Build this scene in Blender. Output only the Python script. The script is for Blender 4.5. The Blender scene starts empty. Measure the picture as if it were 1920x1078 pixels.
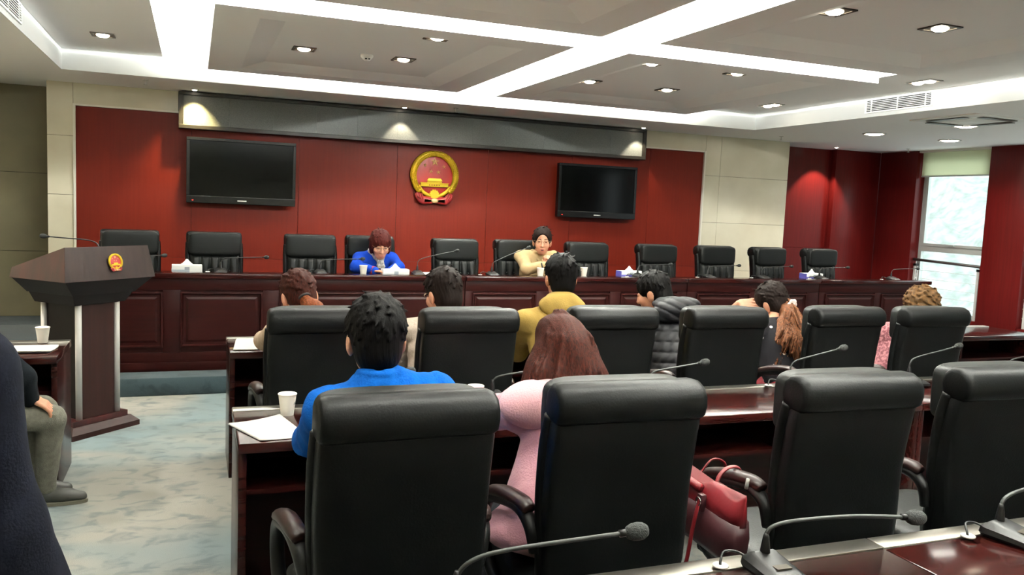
import bpy, bmesh, math, random
import numpy as np
from mathutils import Vector, Matrix, Euler

random.seed(7)
rng = np.random.default_rng(11)
PI = math.pi
scene = bpy.context.scene
C = scene.collection

# ------------------------------------------------------------------ camera
YAW, PITCH, ROLL, FPX = 0.36813, -0.096425, -0.042728, 1556.4
def cam_axes():
    fw = Vector((math.sin(YAW) * math.cos(PITCH), math.cos(YAW) * math.cos(PITCH), math.sin(PITCH)))
    rt = Vector((math.cos(YAW), -math.sin(YAW), 0)); dn = fw.cross(rt)
    r2 = rt * math.cos(ROLL) + dn * math.sin(ROLL)
    d2 = -rt * math.sin(ROLL) + dn * math.cos(ROLL)
    return r2, -d2, -fw
cd = bpy.data.cameras.new('camera'); cam = bpy.data.objects.new('camera', cd); C.objects.link(cam)
ax = cam_axes()
cam.matrix_world = Matrix(((ax[0][0], ax[1][0], ax[2][0], 0), (ax[0][1], ax[1][1], ax[2][1], 0), (ax[0][2], ax[1][2], ax[2][2], 1.65), (0, 0, 0, 1)))
cd.sensor_width = 36; cd.lens = 36 * FPX / 1920; cd.clip_start = 0.02; cd.clip_end = 500
scene.camera = cam

# ------------------------------------------------------------------ light and exposure
vs = scene.view_settings
vs.view_transform = 'Standard'; vs.look = 'None'; vs.exposure = 1.2; vs.gamma = 1.0; vs.use_curve_mapping = False
scene.cycles.use_denoising = True
scene.cycles.max_bounces = 10; scene.cycles.diffuse_bounces = 6; scene.cycles.glossy_bounces = 4
scene.cycles.transparent_max_bounces = 12
scene.cycles.sample_clamp_indirect = 6.0
scene.cycles.caustics_reflective = False; scene.cycles.caustics_refractive = False
world = bpy.data.worlds.new('overcast_sky'); scene.world = world; world.use_nodes = True
bg = world.node_tree.nodes['Background']; bg.inputs[0].default_value = (0.93, 0.97, 1.0, 1); bg.inputs[1].default_value = 1.85
COVE_W = 37.0      # watts of each metre of cove tube
DOWN_W = 22.0      # watts of a ceiling downlight

# ------------------------------------------------------------------ helpers
def lin(c):
    if isinstance(c, str):
        c = tuple(int(c[i:i + 2], 16) / 255 for i in (0, 2, 4))
    return tuple(x / 12.92 if x <= 0.04045 else ((x + 0.055) / 1.055) ** 2.4 for x in c)

MATS = {}
def mat(name, col, rough=0.5, metal=0.0, spec=0.5, noise=0.0, nscale=8.0, col2=None, bump=0.0, bscale=60.0, stretch=(1, 1, 1), emit=0.0, coat=0.0, sheen=0.0, ecol=None, ramp=(0.35, 0.65), world_co=False, detail=4.0):
    if name in MATS: return MATS[name]
    m = bpy.data.materials.new(name); m.use_nodes = True; nt = m.node_tree; N = nt.nodes; L = nt.links
    b = N['Principled BSDF']; c = lin(col)
    b.inputs['Base Color'].default_value = (*c, 1); b.inputs['Roughness'].default_value = rough
    b.inputs['Metallic'].default_value = metal; b.inputs['Specular IOR Level'].default_value = spec
    b.inputs['Coat Weight'].default_value = coat; b.inputs['Coat Roughness'].default_value = 0.12
    if sheen: b.inputs['Sheen Weight'].default_value = sheen; b.inputs['Sheen Roughness'].default_value = 0.6
    if emit:
        b.inputs['Emission Color'].default_value = (*lin(ecol or col), 1); b.inputs['Emission Strength'].default_value = emit
    if col2 is not None or bump:
        if world_co:
            g = N.new('ShaderNodeNewGeometry'); src = g.outputs['Position']
        else:
            tc = N.new('ShaderNodeTexCoord'); src = tc.outputs['Object']
        mp = N.new('ShaderNodeMapping'); mp.inputs['Scale'].default_value = stretch; L.new(src, mp.inputs['Vector'])
    if col2 is not None:
        n = N.new('ShaderNodeTexNoise'); n.inputs['Scale'].default_value = nscale; n.inputs['Detail'].default_value = detail
        L.new(mp.outputs[0], n.inputs['Vector'])
        r = N.new('ShaderNodeValToRGB'); r.color_ramp.elements[0].position = ramp[0]; r.color_ramp.elements[1].position = ramp[1]
        r.color_ramp.elements[0].color = (*c, 1); r.color_ramp.elements[1].color = (*lin(col2), 1)
        L.new(n.outputs['Fac'], r.inputs[0]); L.new(r.outputs[0], b.inputs['Base Color'])
    if bump:
        n2 = N.new('ShaderNodeTexNoise'); n2.inputs['Scale'].default_value = bscale; n2.inputs['Detail'].default_value = 3
        L.new(mp.outputs[0], n2.inputs['Vector'])
        bp = N.new('ShaderNodeBump'); bp.inputs['Strength'].default_value = bump; bp.inputs['Distance'].default_value = 0.01
        L.new(n2.outputs['Fac'], bp.inputs['Height']); L.new(bp.outputs[0], b.inputs['Normal'])
    MATS[name] = m
    return m

def mesh_obj(name, me, m=None, parent=None, smooth=False):
    o = bpy.data.objects.new(name, me); C.objects.link(o)
    if m is not None:
        me.materials.clear(); me.materials.append(m)
    if smooth:
        me.polygons.foreach_set('use_smooth', [True] * len(me.polygons))
    if parent is not None: o.parent = parent
    return o
def from_bm(name, bm, m=None, parent=None, smooth=False, auto=None):
    bmesh.ops.recalc_face_normals(bm, faces=bm.faces[:])
    me = bpy.data.meshes.new(name); bm.to_mesh(me); bm.free()
    o = mesh_obj(name, me, m, parent, smooth or auto is not None)
    if auto is not None:
        me.set_sharp_from_angle(angle=math.radians(auto))
    return o
def box_bm(x0, x1, y0, y1, z0, z1, bev=0.0, seg=2, bm=None):
    own = bm is None
    if own: bm = bmesh.new()
    vs_ = [bm.verts.new((x, y, z)) for z in (z0, z1) for y in (y0, y1) for x in (x0, x1)]
    f = [(0, 2, 3, 1), (4, 5, 7, 6), (0, 1, 5, 4), (2, 6, 7, 3), (0, 4, 6, 2), (1, 3, 7, 5)]
    fs = [bm.faces.new([vs_[i] for i in q]) for q in f]
    if bev > 0:
        es = list({e for q in fs for e in q.edges})
        bmesh.ops.bevel(bm, geom=es, offset=bev, segments=seg, profile=0.5, affect='EDGES', clamp_overlap=True)
    return bm
def box(name, x0, x1, y0, y1, z0, z1, m, parent=None, bev=0.0, seg=2):
    return from_bm(name, box_bm(x0, x1, y0, y1, z0, z1, bev, seg), m, parent, auto=40 if bev else None)
def loft_bm(rings, closed=True, cap=True, bm=None):
    if bm is None: bm = bmesh.new()
    R = [[bm.verts.new(p) for p in r] for r in rings]
    n = len(R[0])
    for a, b in zip(R[:-1], R[1:]):
        for i in range(n if closed else n - 1):
            j = (i + 1) % n
            bm.faces.new((a[i], a[j], b[j], b[i]))
    if cap and closed:
        bm.faces.new(R[0][::-1]); bm.faces.new(R[-1])
    return bm
def tube_bm(path, rad, seg=10, bm=None, flat=1.0, up=(0, 0, 1)):
    P = [Vector(p) for p in path]
    if not isinstance(rad, (list, tuple)): rad = [rad] * len(P)
    rings = []; prev = None
    for i, p in enumerate(P):
        t = (P[min(i + 1, len(P) - 1)] - P[max(i - 1, 0)]).normalized()
        a = Vector(up) if prev is None else prev
        a = (a - t * a.dot(t))
        if a.length < 1e-4: a = Vector((1, 0, 0)) - t * t.x
        a.normalize(); b = t.cross(a); prev = a
        rings.append([p + a * math.cos(2 * PI * k / seg) * rad[i] * flat + b * math.sin(2 * PI * k / seg) * rad[i] for k in range(seg)])
    return loft_bm(rings, bm=bm)
def lathe_bm(prof, seg=20, bm=None, c=(0, 0, 0)):
    rings = [[(c[0] + r * math.cos(2 * PI * k / seg), c[1] + r * math.sin(2 * PI * k / seg), c[2] + z) for k in range(seg)] for r, z in prof]
    return loft_bm(rings, bm=bm)
def smooth_path(pts, n=8):
    P = [Vector(p) for p in pts]; out = []
    for i in range(len(P) - 1):
        p0 = P[max(i - 1, 0)]; p1 = P[i]; p2 = P[i + 1]; p3 = P[min(i + 2, len(P) - 1)]
        for k in range(n):
            t = k / n
            out.append(0.5 * ((2 * p1) + (p2 - p0) * t + (2 * p0 - 5 * p1 + 4 * p2 - p3) * t * t + (3 * p1 - p0 - 3 * p2 + p3) * t ** 3))
    out.append(P[-1]); return out
def sell_bm(hx, hy, hz, n1=0.35, n2=0.35, c=(0, 0, 0), nu=32, nv=16):
    """superellipsoid with soft box corners"""
    def sp(v, e): return math.copysign(abs(v) ** e, v)
    rings = []
    for j in range(nv + 1):
        v = -PI / 2 + PI * (0.02 + 0.96 * j / nv)
        rings.append([(c[0] + hx * sp(math.cos(v), n1) * sp(math.cos(2 * PI * i / nu), n2), c[1] + hy * sp(math.cos(v), n1) * sp(math.sin(2 * PI * i / nu), n2), c[2] + hz * sp(math.sin(v), n1)) for i in range(nu)])
    return loft_bm(rings)
def thing(name, label, cat, loc=(0, 0, 0), rz=0.0, group=None):
    o = bpy.data.objects.new(name, None); C.objects.link(o); o.empty_display_size = 0.1
    o.location = loc; o.rotation_euler = (0, 0, rz); tag(o, label, cat, group); return o
def tag(o, label, cat, group=None):
    o['label'] = label; o['category'] = cat
    if group: o['group'] = group
    return o
def structure(o):
    o['kind'] = 'structure'; return o
def dup(root, loc, rz, label, group=None, scale=None):
    r = root.copy(); C.objects.link(r); r.location = loc; r.rotation_euler = (0, 0, rz); r['label'] = label
    if group: r['group'] = group
    if scale: r.scale = scale
    for ch in list(root.children):
        c = ch.copy(); C.objects.link(c); c.parent = r
        for g in list(ch.children):
            d = g.copy(); C.objects.link(d); d.parent = c
    return r

# ------------------------------------------------------------------ materials
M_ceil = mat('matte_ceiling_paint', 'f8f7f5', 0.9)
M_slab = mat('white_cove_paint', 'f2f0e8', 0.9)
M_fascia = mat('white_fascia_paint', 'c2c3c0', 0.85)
M_red = mat('red_veneer', '621a0d', 0.40, nscale=3.0, col2='5c170b', stretch=(14, 14, 0.6), spec=0.15, world_co=True, ramp=(0.3, 0.7))
M_redd = mat('dark_red_veneer', '5a1312', 0.33, nscale=3.0, col2='521110', stretch=(14, 14, 0.6), spec=0.2, world_co=True)
M_marble = mat('cream_marble', 'd2cbb4', 0.22, nscale=2.2, col2='c8c0a8', bump=0.0, world_co=True, detail=8, ramp=(0.4, 0.7))
M_olive = mat('olive_stone', '7f785c', 0.5, nscale=2.5, col2='756e54', world_co=True, detail=8)
M_desk = mat('dark_mahogany', '260c0a', 0.24, nscale=3.0, col2='1c0807', stretch=(1.2, 12, 12), spec=0.25, ramp=(0.3, 0.75))
M_deskv = mat('dark_mahogany_front', '260a08', 0.38, nscale=3.0, col2='1d0605', stretch=(1.0, 10, 14), spec=0.12, ramp=(0.3, 0.75))
M_desktop = mat('glossy_mahogany_top', '2a0c0a', 0.14, nscale=3.0, col2='200807', stretch=(1.2, 14, 14), spec=0.25, ramp=(0.3, 0.75))
M_brown = mat('brown_lectern_wood', '28130f', 0.45, nscale=3.0, col2='200e0b', stretch=(10, 10, 0.7), ramp=(0.3, 0.7), spec=.2)
M_brownr = mat('reddish_lectern_wood', '380e0b', 0.35, nscale=3.0, col2='280c0a', stretch=(10, 10, 0.7))
M_darkin = mat('dark_laminate', '100706', 0.55, spec=.2)
M_leather = mat('black_leather', '0a0b0b', 0.40, bump=0.08, bscale=160, spec=0.13)
M_leatherf = mat('black_leather_front', '101211', 0.42, bump=0.08, bscale=160, spec=0.2)
M_blk = mat('black_plastic', '0c0c0c', 0.4, spec=.3)
M_armwood = mat('dark_arm_wood', '1e0d0a', 0.38, spec=0.3)
M_chrome = mat('chrome', 'c8c8c8', 0.12, metal=1.0)
M_strip = mat('mirrored_ceiling_strip', 'b8b4ac', 0.3, metal=1.0, bump=0.02, bscale=300, stretch=(0.05, 1, 1))  # pale metal colour puts mirrored ceiling light on a glossy wood strip
M_silver = mat('satin_silver', 'c6c4c0', 0.4, metal=0.25)
M_frame = mat('window_aluminium', 'c4cbc8', 0.4, metal=0.3)
M_led = mat('led_panel_grey', '505350', 0.38, nscale=180.0, col2='646763', bump=0.25, bscale=240, spec=0.5)
M_ledf = mat('led_frame_black', '17140f', 0.4)
M_tv = mat('tv_screen', '050606', 0.1, spec=0.12)
M_tvb = mat('tv_bezel', '080808', 0.2, spec=0.3)
M_paper = mat('white_paper', 'fbfaf6', 0.85)
M_cup = mat('paper_cup', 'eeeade', 0.6)
M_gold = mat('emblem_gold', 'd9b526', 0.38, metal=0.35, bump=0.3, bscale=70)
M_goldp = mat('emblem_gold_plain', 'e2c22e', 0.35, metal=0.3)
M_pgold = mat('emblem_pale_gold', 'e6c48a', 0.4, metal=0.25)
M_ered = mat('emblem_red', '97201b', 0.4)
M_erib = mat('emblem_ribbon_red', '8a1e1e', 0.45)
M_lamp = mat('lamp_glass', 'fff4dc', 0.4, emit=20.0, ecol='fff1d6')
M_lampd = mat('lamp_glass_soft', 'fff1d2', 0.4, emit=5.0, ecol='ffe9c0')
M_bezel = mat('downlight_bezel', '4f4a42', 0.4, metal=0.6)
M_white = mat('white_enamel', 'e4e4de', 0.5)
M_dark = mat('duct_dark', '080808', 0.9)
M_foam = mat('mic_foam', '232524', 0.95, bump=0.4, bscale=300)
M_neck = mat('mic_neck', '2c2e2d', 0.45, metal=0.3)

def carpet(name, base, blot, dark, sc):
    m = bpy.data.materials.new(name); m.use_nodes = True; N = m.node_tree.nodes; L = m.node_tree.links
    b = N['Principled BSDF']; b.inputs['Roughness'].default_value = 1.0; b.inputs['Specular IOR Level'].default_value = 0.1
    b.inputs['Sheen Weight'].default_value = 0.15
    g = N.new('ShaderNodeNewGeometry'); mp = N.new('ShaderNodeMapping'); mp.inputs['Scale'].default_value = (1.0, 1.5, 1); L.new(g.outputs['Position'], mp.inputs[0])
    def ns(scale, det, dist=0.6):
        n = N.new('ShaderNodeTexNoise'); n.inputs['Scale'].default_value = scale; n.inputs['Detail'].default_value = det; n.inputs['Distortion'].default_value = dist
        L.new(mp.outputs[0], n.inputs['Vector']); return n
    def rmp(n, a, c):
        r = N.new('ShaderNodeMapRange'); r.inputs[1].default_value = a; r.inputs[2].default_value = c; L.new(n.outputs['Fac'], r.inputs[0]); return r
    n1 = rmp(ns(sc * 0.35, 3), 0.42, 0.62); n2 = rmp(ns(sc * 3.4, 5, 0.8), 0.50, 0.68); n3 = ns(220, 2, 0)
    mx = N.new('ShaderNodeMix'); mx.data_type = 'RGBA'; mx.inputs[6].default_value = (*lin(base), 1); mx.inputs[7].default_value = (*lin(blot), 1); L.new(n1.outputs[0], mx.inputs[0])
    m2 = N.new('ShaderNodeMix'); m2.data_type = 'RGBA'; m2.inputs[7].default_value = (*lin(dark), 1)
    sc_ = N.new('ShaderNodeMath'); sc_.operation = 'MULTIPLY'; sc_.inputs[1].default_value = 0.65; L.new(n2.outputs[0], sc_.inputs[0])
    L.new(sc_.outputs[0], m2.inputs[0]); L.new(mx.outputs[2], m2.inputs[6]); L.new(m2.outputs[2], b.inputs['Base Color'])
    bp = N.new('ShaderNodeBump'); bp.inputs['Strength'].default_value = 0.5; bp.inputs['Distance'].default_value = 0.004
    L.new(n3.outputs['Fac'], bp.inputs['Height']); L.new(bp.outputs[0], b.inputs['Normal'])
    return m
M_carpet = carpet('pale_mottled_carpet', '84827a', '667476', '4d575c', 2.2)
M_carpetb = carpet('blue_grey_carpet', '344145', '293437', '21292b', 2.6)

def glass_mat():
    m = bpy.data.materials.new('window_glass'); m.use_nodes = True; nt = m.node_tree; N = nt.nodes; L = nt.links
    N.remove(N['Principled BSDF'])
    t = N.new('ShaderNodeBsdfTransparent'); t.inputs[0].default_value = (0.93, 0.97, 0.96, 1)
    g = N.new('ShaderNodeBsdfGlossy'); g.inputs[1].default_value = 0.02
    x = N.new('ShaderNodeMixShader'); x.inputs[0].default_value = 0.06
    L.new(t.outputs[0], x.inputs[1]); L.new(g.outputs[0], x.inputs[2]); L.new(x.outputs[0], N['Material Output'].inputs[0]); return m
M_glass = glass_mat()
def blind_mat():
    m = bpy.data.materials.new('roller_blind_cloth'); m.use_nodes = True; nt = m.node_tree; N = nt.nodes; L = nt.links
    N.remove(N['Principled BSDF'])
    d = N.new('ShaderNodeBsdfDiffuse'); d.inputs[0].default_value = (*lin('d8d8b4'), 1)
    t = N.new('ShaderNodeBsdfTranslucent'); t.inputs[0].default_value = (*lin('e6e8d4'), 1)
    x = N.new('ShaderNodeMixShader'); x.inputs[0].default_value = 0.7
    L.new(d.outputs[0], x.inputs[1]); L.new(t.outputs[0], x.inputs[2]); L.new(x.outputs[0], N['Material Output'].inputs[0]); return m
M_blind = blind_mat()

# ------------------------------------------------------------------ room shell
ZC, ZT, ZP, ZS = 2.795, 3.0, 2.875, 3.27       # soffit, tray, hanging panels, slab
TX0, TX1, TY0, TY1 = -1.21, 6.90, -1.7, 9.25   # tray opening
HX0, HX1 = -0.30, 5.97                         # slot opening above the panels
RX0, RX1, RY0 = -2.75, 10.58, -2.7             # room
floor = structure(box('floor', RX0 - .1, RX1 + .3, RY0 - .1, 11.2, -0.12, 0.0, M_carpet))
plat = structure(box('floor_platform', RX0, RX1 + .0, 7.2, 10.28, 0.0, 0.15, M_carpetb, bev=0.012))
box('rear_strip', RX0, -1.5, 10.28, 10.95, 0.0, 0.15, M_carpetb, plat)
ceil = structure(box('ceiling', RX0 - .1, RX1 + .4, RY0 - .1, 11.2, ZS, ZS + .1, M_slab))
so = bmesh.new()
for a in ((RX0 - .1, TX0, RY0 - .1, 11.2), (TX1, RX1 + .4, RY0 - .1, 11.2), (TX0, TX1, TY1, 11.2), (TX0, TX1, RY0 - .1, TY0)):
    box_bm(a[0], a[1], a[2], a[3], ZC, ZS - .002, bm=so)
sof = from_bm('soffit', so, M_ceil, ceil)
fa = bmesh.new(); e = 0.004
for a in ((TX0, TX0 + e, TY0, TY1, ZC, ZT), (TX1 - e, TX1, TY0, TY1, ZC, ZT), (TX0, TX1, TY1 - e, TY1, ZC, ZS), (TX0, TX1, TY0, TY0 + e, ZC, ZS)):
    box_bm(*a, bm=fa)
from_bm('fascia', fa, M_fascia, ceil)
for n_, a in (('tray_margin', (TX0 + e, HX0, TY0 + e, TY1 - e)), ('tray_margin', (HX1, TX1 - e, TY0 + e, TY1 - e))):
    box(n_, a[0], a[1], a[2], a[3], ZT, ZS - .002, M_ceil, ceil)

PANELS = [(0.12, 2.69, 5.85, 8.90), (3.145, 5.64, 5.85, 8.95), (0.12, 2.69, 2.30, 5.42), (3.145, 5.64, 2.30, 5.42), (0.12, 2.69, -1.3, 1.87), (3.145, 5.64, -1.3, 1.87)]
def area(name, loc, sx, sy, power, col, rot, parent=None):
    l = bpy.data.lights.new(name, 'AREA'); l.shape = 'RECTANGLE'; l.size = sx; l.size_y = sy; l.energy = power; l.color = col
    o = bpy.data.objects.new(name, l); C.objects.link(o); o.location = loc; o.rotation_euler = rot
    if parent: o.parent = parent
    return o
COVE_C = (0.965, 1.0, 0.975)
for (x0, x1, y0, y1) in PANELS:
    def ring(i, z): return [(x0 + i, y0 + i, z), (x1 - i, y0 + i, z), (x1 - i, y1 - i, z), (x0 + i, y1 - i, z)]
    rings = [ring(0.0, ZP + .10), ring(0, ZP), ring(.30, ZP), ring(.50, ZP + .055), ring(.52, ZP + .055)]
    bm = bmesh.new(); R = [[bm.verts.new(p) for p in r] for r in rings]
    for a, b in zip(R[:-1], R[1:]):
        for i in range(4): bm.faces.new((a[i], a[(i + 1) % 4], b[(i + 1) % 4], b[i]))
    bm.faces.new(R[-1]); bm.faces.new(R[0][::-1])
    p = from_bm('hanging_panel', bm, M_ceil, ceil)
    lx, ly, zc = x1 - x0, y1 - y0, ZP + .14
    for (cx, cy, sx, sy, rot) in (((x0 + x1) / 2, y0 + .10, lx - .1, .05, (PI + .8, 0, 0)), ((x0 + x1) / 2, y1 - .10, lx - .1, .05, (PI - .8, 0, 0)),
                                  (x0 + .10, (y0 + y1) / 2, .05, ly - .1, (PI, -.8, 0)), (x1 - .10, (y0 + y1) / 2, .05, ly - .1, (PI, .8, 0))):
        area('cove_tube_light', (cx, cy, zc), sx, sy, COVE_W * max(sx, sy) * (.13 if sy > sx and (cx < 1 or cx > 5) else 1.0), COVE_C, rot, ceil)
    for hx in (x0 + .5, x1 - .5):
        for hy in (y0 + .5, y1 - .5):
            box('hanger', hx - .02, hx + .02, hy - .02, hy + .02, ZP + .10, ZS, M_white, p)

# walls
def slabs(root, name, x0, x1, zs, xs, y, m, gap=0.004, t=0.02):
    """stone or veneer pieces on a wall facing -Y; real joints between them"""
    xs = [x0] + list(xs) + [x1]
    for za, zb in zip(zs[:-1], zs[1:]):
        for xa, xb in zip(xs[:-1], xs[1:]):
            box(name, xa + gap / 2, xb - gap / 2, y, y + t, za + gap / 2, zb - gap / 2, m, root, bev=0.0015, seg=1)
YB = 10.3
wb = structure(box('wall_back', -1.49, 8.34, YB + .02, 11.1, 0.0, ZC, M_darkin))
slabs(wb, 'marble_slab', -1.49, -1.235, (0.15, .75, 1.58, 2.22, ZC), (), YB - .0, M_marble, 0.003)
slabs(wb, 'marble_slab', -1.235, 6.87, (2.565, ZC), (-.17, 1.5, 3.2, 5.0), YB, M_marble, 0.003)
slabs(wb, 'marble_slab', 6.87, 8.34, (0.15, .85, 1.55, 2.225, ZC), (7.13,), YB, M_marble, 0.003)
slabs(wb, 'veneer_panel', -1.215, 6.845, (0.15, .905, 2.55), (-.03, 1.17, 2.37, 3.57, 4.77, 5.97), YB + .012, M_red, 0.0022, 0.008)
tr = structure(from_bm('trim_1', box_bm(6.845, 6.868, YB - .02, YB + .02, .15, 2.57, bm=box_bm(-1.235, -1.212, YB - .02, YB + .02, .15, 2.57, bm=box_bm(-1.212, 6.845, YB - .012, YB + .02, 2.55, 2.57))), mat('cream_trim', 'd8d3c4', 0.4)))
wbl = structure(box('wall_back_left', RX0, -1.49, 10.97, 11.1, 0, ZC, M_darkin))
slabs(wbl, 'stone_slab', RX0, -1.49, (0.15, .91, 1.81, ZC), (), 10.95, M_olive, 0.004)
wbr = structure(box('wall_back_right', 8.34, RX1 + .3, 10.92, 11.1, 0, ZC, M_darkin))
slabs(wbr, 'veneer_panel', 8.34, RX1, (0.0, 1.2, ZC), (9.62,), 10.90, M_redd, 0.003)
box('pilaster', 9.66, RX1, 10.78, 10.90, 0, ZC, M_redd, wbr, bev=0.004)
box('corner_strip', 8.36, 8.76, 10.84, 10.90, 0, ZC, M_redd, wbr, bev=0.004)
wl = structure(box('wall_left', RX0 - .1, RX0, RY0 - .1, 11.0, 0, ZC, M_marble))
wf = structure(box('wall_front', RX0, RX1 + .3, RY0 - .1, RY0, 0, ZC, M_marble))
# right wall: piers, sill wall and heads around a row of windows
WIN = [(8.74, 10.02), (6.82, 8.10), (4.90, 6.18), (2.98, 4.26), (1.06, 2.34), (-.86, .42)]
wr = structure(box('wall_right', RX1 + .04, RX1 + .28, 10.06, 10.76, 0, ZC - .01, M_redd))
edges = [10.78] + [v for w in WIN for v in (w[1], w[0])] + [RY0]
for a, b in zip(edges[0::2], edges[1::2]):
    box('veneer_pier', RX1, RX1 + .30, b, a, 0, ZC, M_redd, wr, bev=0.004)
for y0, y1 in WIN:
    box('sill_wall', RX1 + .02, RX1 + .28, y0 + .001, y1 - .001, 0, .28, M_redd, wr)
    box('window_head', RX1 + .02, RX1 + .28, y0 + .001, y1 - .001, 2.765, ZC, M_white, wr)
for k, (y0, y1) in enumerate(WIN):
    GX = RX1 + .20
    w = structure(thing('window_%d' % (k + 1), 'x', 'x')); del w['label']; del w['category']
    w.location = (GX, (y0 + y1) / 2, 0); hw = (y1 - y0) / 2
    bm = box_bm(-.03, .03, -hw, -hw + .06, .28, 2.76)
    for a in ((-.03, .03, hw - .06, hw, .28, 2.76), (-.03, .03, -hw + .06, hw - .06, .28, .34), (-.03, .03, -hw + .06, hw - .06, 2.70, 2.76), (-.035, .035, -hw + .06, hw - .06, 1.235, 1.325)):
        box_bm(*a, bm=bm)
    from_bm('window_frame', bm, M_frame, w)
    bm = box_bm(-.05, -.005, -hw + .06, -hw + .11, 1.325, 2.70)
    for a in ((-.05, -.005, hw - .11, hw - .06, 1.325, 2.70), (-.05, -.005, -hw + .11, hw - .11, 1.325, 1.365), (-.05, -.005, -hw + .11, hw - .11, 2.66, 2.70)):
        box_bm(*a, bm=bm)
    from_bm('sash', bm, M_frame, w)
    box('sash_handle', -.075, -.05, -.05, .05, 1.345, 1.365, M_frame, w)
    box('pane', -.012, -.006, -hw + .1, hw - .1, 1.36, 2.67, M_glass, w)
    box('pane', -.004, .004, -hw + .06, hw - .06, .34, 1.235, M_glass, w)
    if k < 4:
        b = tag(box('roller_blind', 0, .006, -hw + .03, hw - .03, 2.40, 2.77, M_blind), ('pale yellow roller blind pulled down over the top of the far window', 'second roller blind from the back corner of the room', 'third roller blind from the back corner of the room', 'fourth roller blind from the back corner of the room')[k], 'blind', 'roller blinds')
        b.location = (RX1 + .075, (y0 + y1) / 2, 0)
        from_bm('hem_bar', tube_bm([(0.003, -hw + .03, 2.40), (0.003, hw - .03, 2.40)], .012, 8), M_frame, b)
    pl = bpy.data.lights.new('window_portal', 'AREA'); pl.shape = 'RECTANGLE'; pl.size = 2 * hw; pl.size_y = 2.4; pl.cycles.is_portal = True
    po = bpy.data.objects.new('window_portal', pl); C.objects.link(po); po.location = (GX + .08, (y0 + y1) / 2, 1.52); po.rotation_euler = (0, PI / 2, 0); po.rotation_euler = Euler((PI / 2, 0, PI / 2)); 
# window guard rail
for k, (y0, y1) in enumerate(WIN[:3]):
    t = thing('guard_rail', ('dark handrail with wire cables and steel post before the far window', 'dark handrail before the second window from the back corner', 'dark handrail before the third window from the back corner')[k], 'railing', (RX1 + .10, (y0 + y1) / 2, 0), 0, 'window guard rails')
    hw = (y1 - y0) / 2
    from_bm('handrail', tube_bm([(0, -hw, 1.07), (0, hw, 1.10)], .022, 10), mat('dark_rail', '3a3432', 0.4), t, True)
    for py in (-hw + .09, hw - .05):
        box('post', -.025, -.015, py - .02, py + .02, .28, 1.0, M_silver, t); box('post', .015, .025, py - .02, py + .02, .28, 1.0, M_silver, t)
        box('post_cap', -.03, .03, py - .025, py + .025, 1.0, 1.035, M_blk, t)
        from_bm('rail_stem', tube_bm([(0, py, 1.03), (0, py, 1.085)], .008, 8), M_silver, t)
        for z in (.42, .55, .68, .81, .94):
            box('cable_clamp', -.014, .014, py - .016, py + .016, z - .012, z + .012, M_silver, t)
    for z in (.42, .55, .68, .81, .94):
        from_bm('cable', tube_bm([(0, -hw, z), (0, hw, z)], .003, 6), M_silver, t)
# hillside outside
bm = bmesh.new(); nx, ny = 60, 90; G = {}
for i in range(nx):
    for j in range(ny):
        x = 16 + i * 1.3; y = -40 + j * 1.9
        z = -6 + max(0, (x - 22)) * .36 + 2.2 * math.sin(y * .11 + x * .05) + 1.1 * math.sin(y * .37 + 1.3) * math.cos(x * .3) + random.uniform(-.7, .7)
        G[i, j] = bm.verts.new((x, y, z))
for i in range(nx - 1):
    for j in range(ny - 1): bm.faces.new((G[i, j], G[i + 1, j], G[i + 1, j + 1], G[i, j + 1]))
hill = from_bm('hillside', bm, mat('haze_paled_trees', 'a8ada9', 1.0, nscale=1.6, col2='828d87', bump=0.6, bscale=2.5, world_co=True, detail=8), smooth=True)  # distant haze is put into the pale tree colours
tag(hill, 'pale wooded hillside seen through the window on the right', 'hillside')
# ------------------------------------------------------------------ ceiling fixtures
WARM = (1.0, 0.94, 0.85)
def spot(loc, power, col=WARM, angle=1.9, blend=0.6, rot=(0, 0, 0), rad=0.035, parent=None):
    l = bpy.data.lights.new('downlight_beam', 'SPOT'); l.energy = power; l.color = col; l.spot_size = angle; l.spot_blend = blend; l.shadow_soft_size = rad
    o = bpy.data.objects.new('downlight_beam', l); C.objects.link(o); o.location = loc; o.rotation_euler = rot
    if parent: o.parent = parent
    return o
def square_downlight(x, y, z, label, lamps=1, on=True, w=.095, power=None):
    t = thing('downlight', label, 'downlight', (x, y, z), 0, 'ceiling downlights')
    L = w * (1 if lamps == 1 else 1)
    hx = w; hy = w if lamps == 1 else w * 1.9
    bm = box_bm(-hx, hx, -hy, -hy + .022, -.006, .004)
    for a in ((-hx, hx, hy - .022, hy, -.006, .004), (-hx, -hx + .022, -hy + .022, hy - .022, -.006, .004), (hx - .022, hx, -hy + .022, hy - .022, -.006, .004)):
        box_bm(*a, bm=bm)
    from_bm('bezel', bm, M_bezel, t)
    box('backing_plate', -hx + .01, hx - .01, -hy + .01, hy - .01, -.002, .003, M_bezel, t)
    for k in range(lamps):
        cy = 0 if lamps == 1 else (-.5 + k) * w * 1.7
        from_bm('lens', lathe_bm([(.001, -.02), (.035, -.018), (.052, -.008), (.055, .001)], 18, c=(0, cy, 0)), M_lamp if on else M_white, t, True)
        if on: spot((0, cy, -.045), power or DOWN_W, parent=t, rad=.05)
    return t
square_downlight(0.876, 7.48, ZP + .052, 'square recessed downlight left of the smoke detector on the hanging panel')
square_downlight(1.75, 7.485, ZP + .052, 'square recessed downlight right of the smoke detector on the hanging panel')
square_downlight(1.75, 6.365, ZP + .052, 'square recessed downlight at the back of the smoke detector panel')
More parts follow.
